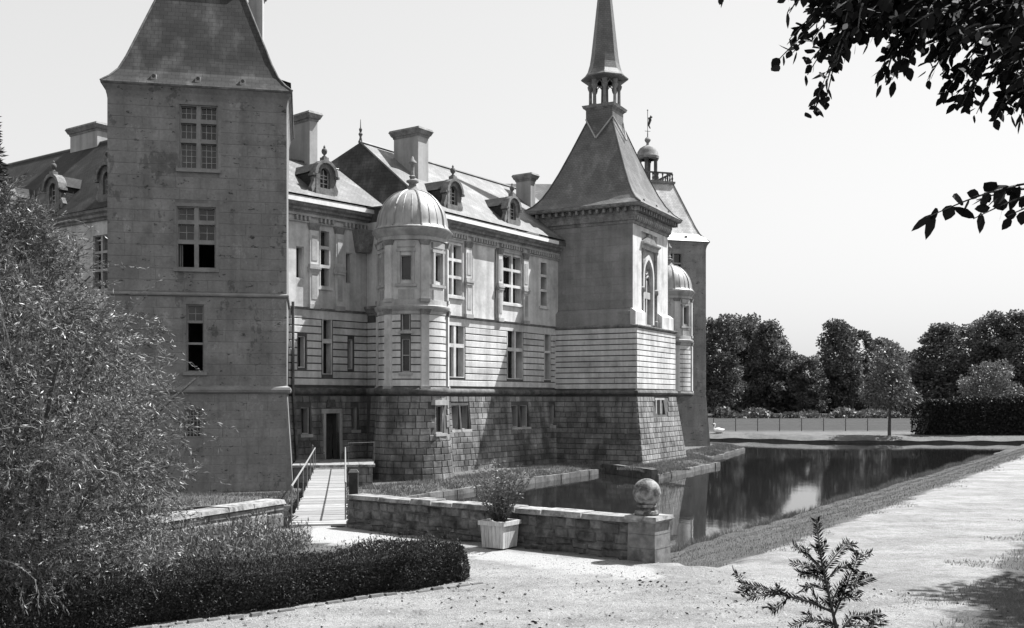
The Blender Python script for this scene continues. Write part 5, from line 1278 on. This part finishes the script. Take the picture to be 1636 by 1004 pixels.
def far_tree(label, px, Y, top, wpx, var, grp='park trees beyond the moat'):
    X = (px - 818) / 1640 * Y; zt = 3 + (638 - top) * Y / 1640; z0 = float(ground_z(X, Y)); H = zt - z0; sx = (wpx / 2) * Y / 1640 / 4.6 * 1.38
    t = thing('park_tree', label, 'tree', (X, Y, z0), random.uniform(0, 6.28), grp)
    for me, nm in zip(VAR[var], ('crown', 'trunk')):
        o = put(me, nm, t, (0, 0, 0)); o.scale = (sx, sx, H / 16)
rows = [
    ('tall dark park tree right beside the far tower edge', 1146, 189, 506, 78, 2), ('dark broad park tree, second from the far tower', 1188, 202, 503, 82, 0),
    ('dark park tree third from the far tower', 1226, 195, 512, 72, 1), ('shorter rounded park tree left of the gap in the trees', 1262, 198, 562, 66, 0),
    ('slim park tree at the left side of the sunlit ride', 1290, 192, 570, 54, 2), ('tall slender park tree at the right of the sunlit ride', 1338, 198, 510, 70, 1),
    ('park tree between the slender tall one and the young lawn tree', 1368, 205, 524, 70, 2), ('park tree rising behind the young lawn tree', 1408, 217, 540, 76, 1),
    ('lower park tree in the dip right of the young lawn tree', 1452, 214, 560, 74, 0), ('open crowned park tree left above the round bush', 1502, 198, 516, 84, 1),
    ('park tree just behind the round bush', 1546, 208, 518, 84, 2), ('tall park tree above the dark hedge near right edge', 1588, 195, 500, 84, 0), ('tallest park tree cut by the right edge of the picture', 1636, 189, 494, 96, 2)]
for r_ in rows: far_tree(*r_)
def woodland():
    rg = np.random.RandomState(77); n = 42000
    x = rg.uniform(45, 180, n); top = 10 + 2.5 * np.sin(x * .35) + 1.5 * np.sin(x * .9 + 1)
    gap = np.exp(-((x - 72.5) / 5) ** 2)
    z = rg.uniform(0, 1, n) ** .8 * top * (1 - .85 * gap) - .5; y = rg.uniform(238, 250, n)
    P = np.stack([x, y, z], 1); V, F = leaf_arrays(P, rg.normal(size=(n, 3)), rg.uniform(.9, 1.6, n), rg.uniform(.7, 1.2, n))
    o = np_mesh('woodland', V, F, 'leaf_far', kind='stuff'); tag(o, 'dark mass of wood closing the view behind the park trees', 'woodland')
woodland()
def undergrowth():
    rg = np.random.RandomState(78); n = 16000; x = rg.uniform(36, 105, n); y = rg.uniform(176, 186, n); px = 818 + 1640 * x / y
    h = .6 + 1.6 * np.abs(np.sin(x * .31) * np.sin(x * .17 + 1)) ; gap = np.exp(-((px - 1318) / 16) ** 2) + .8 * np.exp(-((px - 1240) / 14) ** 2) + .7 * np.exp(-((px - 1180) / 8) ** 2)
    z = rg.uniform(0, 1, n) * h * (1 - np.clip(gap, 0, .95)) - .35
    V, F = leaf_arrays(np.stack([x, y, z], 1), rg.normal(size=(n, 3)), rg.uniform(.4, .8, n), rg.uniform(.3, .6, n)); o = np_mesh('undergrowth', V, F, 'leaf_far', kind='stuff'); tag(o, 'low dark undergrowth at the foot of the park trees', 'undergrowth')
undergrowth()
def young_tree():
    Y = 100.0; X = (1421 - 818) / 1640 * Y; z0 = -.55
    t = thing('young_tree', 'young tree with spreading light crown alone on the far lawn', 'tree', (X, Y, z0))
    V, F = crown_mesh(9, 9.2, 3.3, 2.9, 6500, .25, 46, .45, True); np_mesh('crown', V, F, 'leaf_young', t)
    m = trunk_mesh(9, 9.2, .15); m.materials.append(M['bark']); put(m, 'trunk', t, (0, 0, 0))
young_tree()
def clipped_hedge():
    Y = 100.5; x0 = (1462 - 818) / 1640 * Y; L = 26
    t = thing('clipped_hedge', 'tall dark clipped hedge along the far bank at right edge', 'hedge', (x0, Y, -.55))
    rg = np.random.RandomState(5); n = 26000; x = rg.uniform(0, L, n); H = 3.55 - 1.5 * np.exp(-x / 1.1) + .12 * np.sin(x * 1.3)
    f = rg.uniform(0, 1, n); top = f < .4
    y = np.where(top, rg.uniform(0, 3, n), rg.uniform(-.1, .25, n)); z = np.where(top, H + rg.normal(0, .08, n), rg.uniform(0, 1, n) * H)
    r_ = np.exp(-x / .5) ; y = y + r_ * .9
    V, F = leaf_arrays(np.stack([x, y, z], 1), rg.normal(size=(n, 3)) + np.array([0, -.3, .4]), rg.uniform(.14, .3, n), rg.uniform(.1, .2, n)); np_mesh('foliage', V, F, 'leaf_hedge', t)
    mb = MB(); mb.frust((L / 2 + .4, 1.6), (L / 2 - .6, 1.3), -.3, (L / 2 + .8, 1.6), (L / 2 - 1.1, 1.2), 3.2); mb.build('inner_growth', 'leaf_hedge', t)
    Y = 112; X = (1583 - 818) / 1640 * Y
    t = thing('round_bush', 'big rounded lighter bush showing above the dark hedge', 'bush', (X, Y, float(ground_z(X, Y))))
    V, F = crown_mesh(14, 7.6, 3.9, 1.0, 8000, .26, 40, .0); np_mesh('foliage', V, F, 'leaf_young', t); m = trunk_mesh(14, 7, .2); m.materials.append(M['bark']); put(m, 'trunk', t, (0, 0, 0))
clipped_hedge()
def fence():
    Y = 112; t = thing('park_fence', 'thin post and wire fence in front of the park trees', 'fence', (22, Y, -.3))
    for i in range(17):
        q = MB(); q.lathe([(.05, -.3), (.045, 1.25), (0, 1.3)], 6, (i * 1.6 * 1.5, 0)); q.build('fence_post', 'bark', t)
    for z in (.5, .85, 1.15):
        q = MB(); q.tube([(0, -.06, z), (38.4, -.06, z)], .012, 4); q.build('rail', 'iron', t)
fence()

def swan():
    Y = 106.5; X = (1147 - 818) / 1640 * Y; z = float(ground_z(X, Y))
    t = thing('swan', 'white swan resting on the far bank beside the tower', 'swan', (X, Y, z), 0)
    b = MB(); b.tube([(-.42, 0, .2), (-.3, 0, .26), (-.1, 0, .3), (.15, 0, .3), (.38, 0, .28), (.58, 0, .36), (.7, 0, .44)], [.1, .2, .27, .28, .23, .12, .03], 12)
    b.tube([(-.3, 0, .3), (-.42, 0, .48), (-.38, 0, .68), (-.28, 0, .82), (-.3, 0, .95), (-.4, 0, 1.0), (-.5, 0, .97)], [.12, .085, .065, .055, .06, .075, .045], 10); b.build('body', 'swan', t, smooth=True)
    b = MB(); b.tube([(-.5, 0, .97), (-.58, 0, .94), (-.64, 0, .92)], [.045, .035, .015], 8); b.build('beak', 'beak', t)
    b = MB()
    for s in (-1, 1): b.tube([(0, s * .1, .08), (0, s * .1, -.0), (-.1, s * .1, 0)], .03, 5)
    b.build('legs', 'beak', t)
swan()

# overhanging tree near the camera, trunk outside the frame on the right
def big_leaf(P, D, L, W):
    n = len(P); D = unit(D); S = unit(np.cross(D, np.random.normal(size=(n, 3)))); N = np.cross(D, S); L = L[:, None]; W = W[:, None]
    pr = [(0, 0), (.18, .34), (.45, .5), (.75, .32), (1, 0), (.75, -.32), (.45, -.5), (.18, -.34)]
    V = np.stack([P + D * L * a + S * W * b - N * L * .12 * (a - .4) ** 2 for (a, b) in pr], 1).reshape(-1, 3); return V, np.arange(8 * n).reshape(n, 8)
def px3(px, py, Y): return ((px - 818) / 1640 * Y, Y, 3 + (638 - py) * Y / 1640)
def overhang():
    base = (6.9, 3.2, 1.2)
    t = thing('overhanging_tree', 'broad leaved tree whose dark branches hang into the upper right corner', 'tree', base)
    o = np.array(base); tr = MB(); br = MB(); P, D, SZ = [], [], []; rg = random.Random(12)
    tr.tube([np.array(p) - o for p in ((6.9, 3.2, 1.0), (6.9, 3.25, 2.2), (6.8, 3.4, 4.0), (6.7, 3.5, 6.0), (6.5, 3.6, 8.5), (6.3, 3.6, 11))], [.36, .28, .25, .22, .16, .06], 10)
    tr.tube([np.array(p) - o for p in ((6.8, 3.4, 4.2), (5.6, 4.6, 5.5), (4.4, 5.6, 6.0), (3.2, 6.0, 5.9), (2.2, 6.1, 5.5))], [.13, .1, .075, .05, .02], 8)
    tr.tube([np.array(p) - o for p in ((6.8, 3.4, 3.4), (5.2, 4.8, 4.3), (3.9, 5.6, 4.5), (3.2, 5.9, 4.35))], [.09, .06, .035, .015], 7); tr.build('trunk', 'bark', t)
    def twig(a, b, sag, leaves, spread=.5, big=1.0):
        a, b = np.array(a), np.array(b); m = 8; pts = []
        for j in range(m + 1):
            f = j / m; pts.append(a * (1 - f) + b * f + np.array([0, 0, sag * math.sin(math.pi * f)]) - o)
        br.tube(pts, [.009 - .0008 * j for j in range(m + 1)], 4)
        q, tg = along(pts, leaves, .12)
        sd_ = np.where(np.arange(leaves) % 2, 1, -1)[:, None]; side = unit(np.cross(tg, [0, 1, .2]))
        SZ.append(np.full(leaves, big)); P.append(q + np.random.normal(0, .012, q.shape)); D.append(tg * .8 + side * sd_ * spread + np.random.normal(0, .3, q.shape) + np.array([0, 0, -.25]))
    # boughs that reach the visible silhouette: (from), (tip)
    tips = [((1440, -60), (1236, 104), 6.0), ((1420, -60), (1262, 62), 6.2), ((1400, -80), (1258, 20), 6.0), ((1400, -40), (1300, 172), 5.8), ((1380, -60), (1318, 168), 5.9), ((1430, -60), (1290, 120), 6.1), ((1430, -40), (1335, 92), 6.2),
            ((1460, -50), (1370, 70), 6.3), ((1470, -60), (1392, 58), 6.0), ((1520, -50), (1402, 120), 6.4), ((1530, -40), (1425, 128), 6.2), ((1520, -60), (1450, 108), 6.1), ((1560, -40), (1478, 100), 6.3), ((1600, -30), (1482, 128), 6.5), ((1640, -20), (1510, 150), 6.4),
            ((1640, 0), (1535, 172), 6.2), ((1660, 10), (1560, 182), 6.5), ((1690, 20), (1590, 188), 6.3), ((1710, 30), (1620, 182), 6.4), ((1720, 60), (1640, 178), 6.2), ((1500, -80), (1340, 30), 6.0), ((1560, -80), (1430, 60), 6.2), ((1640, -60), (1500, 90), 6.6), ((1680, -40), (1550, 120), 6.1), ((1720, -30), (1600, 130), 6.6)]
    for (a, b, Y) in tips:
        twig(px3(a[0], a[1], Y + .2), px3(b[0], b[1], Y), .06, 22)
        for k in range(4):
            f = rg.uniform(.2, .85); mx = a[0] + (b[0] - a[0]) * f, a[1] + (b[1] - a[1]) * f
            twig(px3(mx[0], mx[1], Y + .1), px3(mx[0] + (b[0] - a[0]) * .22 + rg.uniform(-22, 22), mx[1] + (b[1] - a[1]) * .22 + rg.uniform(-14, 14), Y + rg.uniform(-.2, .3)), .02, 9)
    for k in range(330):     # dense upper mass
        x = 1270 + 420 * rg.random() ** .75; lim = np.interp(x, [1270, 1340, 1400, 1480, 1560, 1640, 1700], [20, 38, 70, 78, 128, 140, 150]); y = rg.uniform(-70, lim)
        Y = rg.uniform(5.8, 7.2); twig(px3(x + rg.uniform(30, 70), y - rg.uniform(15, 45), Y + .1), px3(x, y, Y), .02, 9)
    twig(px3(1720, 285, 5.9), px3(1480, 348, 5.6), .05, 17, .6, 1.45); twig(px3(1690, 300, 5.8), px3(1555, 350, 5.7), .02, 9, .6, 1.45); twig(px3(1680, 300, 5.8), px3(1560, 320, 5.8), .02, 9, .6, 1.4); twig(px3(1690, 310, 5.7), px3(1610, 345, 5.7), 0, 8, .6, 1.4)
    twig(px3(1200, -60, 6.0), px3(1150, -2, 6.0), .0, 6, .4)
    br.build('branches', 'bark', t)
    # crown out of the picture
    n = 9000; u = unit(np.random.normal(size=(n, 3))) * (np.random.uniform(.3, 1, (n, 1)) ** .5) * np.array([3.3, 2.6, 2.8]) + np.array([6.9, 2.6, 8.8]) - o
    P.append(u); SZ.append(np.ones(len(u))); D.append(np.random.normal(size=u.shape)); P = np.concatenate(P); D = np.concatenate(D); SZ = np.concatenate(SZ)
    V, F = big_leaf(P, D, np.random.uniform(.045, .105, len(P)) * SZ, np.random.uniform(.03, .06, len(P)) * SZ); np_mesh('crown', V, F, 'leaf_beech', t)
overhang()
def shade_tree():
    t = thing('shade_tree', 'tree standing outside the picture that shades the path verge at lower right', 'tree', (14.5, 16.9, 0))
    m = trunk_mesh(41, 12, .28); m.materials.append(M['bark']); put(m, 'trunk', t, (0, 0, 0))
    V, F = crown_mesh(41, 12.0, 3.6, 4.5, 9000, .22, 40, .1); np_mesh('crown', V, F, 'leaf_far', t)
shade_tree()
def dark_conifer():
    t = thing('conifer', 'dark narrow conifer whose edge shows at the far left above the shrub', 'tree', (-8.0, 15.3, 0))
    rg = np.random.RandomState(3); n = 9000; z = rg.uniform(.3, 8.1, n); r_ = 1.1 * (1 - z / 8.3) ** .75 * rg.uniform(.3, 1.08, n) ** .5; a = rg.uniform(0, 6.283, n)
    P = np.stack([r_ * np.cos(a), r_ * np.sin(a), z], 1); D = np.stack([np.cos(a), np.sin(a), np.full(n, .25)], 1) + rg.normal(0, .4, (n, 3))
    V, F = leaf_arrays(P, D, rg.uniform(.07, .16, n), rg.uniform(.03, .05, n)); np_mesh('crown', V, F, 'leaf_hedge', t)
    m = trunk_mesh(3, 6, .1); m.materials.append(M['bark']); put(m, 'trunk', t, (0, 0, 0))
dark_conifer()

def yew_sapling():
    Y = 3.25; q0 = px3(1345, 1030, Y); base = (q0[0] + .02, Y, float(ground_z(q0[0], Y)))
    t = thing('yew_sapling', 'small dark yew sapling sticking up at the bottom right', 'sapling', base)
    o = np.array(base); st = MB(); P, D = [], []
    ry = random.Random(44)
    def shoot(pts, r0, f0=.1, L=(.018, .03), dens=290, sub=True):
        if sub and len(pts) > 2:
            for k in range(len(pts) - 2):
                i = ry.randint(0, len(pts) - 2); f = ry.uniform(.2, .9); a, b = pts[i], pts[i + 1]; p = tuple(a[j] + (b[j] - a[j]) * f for j in range(3)); sg = ry.choice((-1, 1)); ln = ry.uniform(12, 26); dx, dy = b[0] - a[0], b[1] - a[1]; h = math.hypot(dx, dy); ux, uy = dx / h, dy / h; ex_, ey_ = ux * .75 - sg * uy * .65, uy * .75 + sg * ux * .65
                shoot([p, (p[0] + ex_ * ln * .55, p[1] + ey_ * ln * .55 - 2, p[2] + ry.uniform(-.02, .02)), (p[0] + ex_ * ln, p[1] + ey_ * ln, p[2] + ry.uniform(-.03, .03))], .002, .05, sub=False)
        pts = [np.array(px3(*p)) - o for p in pts]
        sm_ = []
        for a, b in zip(pts[:-1], pts[1:]):
            for j in range(4): sm_.append(a + (b - a) * j / 4)
        sm_.append(pts[-1]); st.tube(sm_, [r0 * (1 - .75 * j / len(sm_)) for j in range(len(sm_))], 5)
        ln = sum(np.linalg.norm(b - a) for a, b in zip(pts[:-1], pts[1:])); m = int(ln * dens * 2); q, tg = along(sm_, m, f0)
        up = np.array([.15, -.55, .8]); side = unit(np.cross(tg, up)); sg = np.where(np.arange(m) % 2, 1, -1)[:, None]
        P.append(q); D.append(tg * .55 + side * sg * .9 + np.random.normal(0, .16, q.shape))
    st_base = (0, 0, 0)
    tr = MB(); s0 = np.array(px3(1345, 1030, Y)) - o; tr.tube([(0, 0, -.05), (.005, 0, s0[2] * .5), tuple(s0)], [.012, .010, .008], 6); tr.build('stem', 'bark', t)
    shoot([(1345, 1030, Y), (1332, 985, Y), (1322, 940, Y), (1314, 905, Y), (1309, 870, Y), (1304, 829, Y)], .006, .25)
    shoot([(1316, 912, Y), (1295, 893, Y - .03), (1268, 872, Y - .05)], .003)
    shoot([(1318, 920, Y), (1294, 905, Y + .03), (1266, 899, Y + .05)], .003)
    shoot([(1316, 912, Y), (1335, 888, Y + .02), (1356, 866, Y + .03)], .003)
    shoot([(1320, 930, Y), (1300, 920, Y - .03), (1276, 916, Y - .05)], .0025)
    shoot([(1332, 985, Y), (1345, 955, Y), (1358, 920, Y), (1372, 886, Y)], .004)
    shoot([(1357, 938, Y), (1375, 930, Y + .03), (1394, 922, Y + .05)], .0025)
    shoot([(1322, 925, Y), (1338, 910, Y - .03), (1352, 903, Y - .04)], .0025)
    shoot([(1330, 978, Y), (1295, 962, Y - .04), (1255, 952, Y - .08), (1215, 940, Y - .1), (1185, 934, Y - .1)], .0045)
    shoot([(1245, 950, Y - .08), (1225, 950, Y - .06), (1196, 955, Y - .05)], .0025); shoot([(1260, 955, Y - .08), (1245, 968, Y - .06), (1234, 976, Y - .05)], .0025); shoot([(1238, 946, Y - .09), (1246, 942, Y - .09), (1240, 938, Y - .09)], .002)
    shoot([(1322, 945, Y), (1305, 935, Y + .04), (1288, 936, Y + .06)], .0025)
    shoot([(1340, 1000, Y), (1318, 992, Y + .03), (1290, 990, Y + .05), (1262, 1002, Y + .07)], .004)
    shoot([(1342, 1010, Y), (1362, 985, Y + .02), (1385, 985, Y + .04), (1408, 980, Y + .06)], .004); shoot([(1352, 1000, Y), (1378, 1000, Y), (1398, 1010, Y)], .003); shoot([(1330, 965, Y), (1350, 955, Y - .04), (1374, 955, Y - .06)], .003); shoot([(1330, 960, Y), (1340, 938, Y - .02), (1352, 930, Y - .03)], .003)
    shoot([(1326, 1010, Y), (1300, 1008, Y), (1275, 1015, Y)], .003)
    st.build('twigs', 'bark', t)
    P = np.concatenate(P); D = np.concatenate(D); n = len(P); V, F = leaf_arrays(P, D, np.random.uniform(.018, .030, n), np.random.uniform(.0032, .005, n)); np_mesh('needles', V, F, 'needle', t)
yew_sapling()
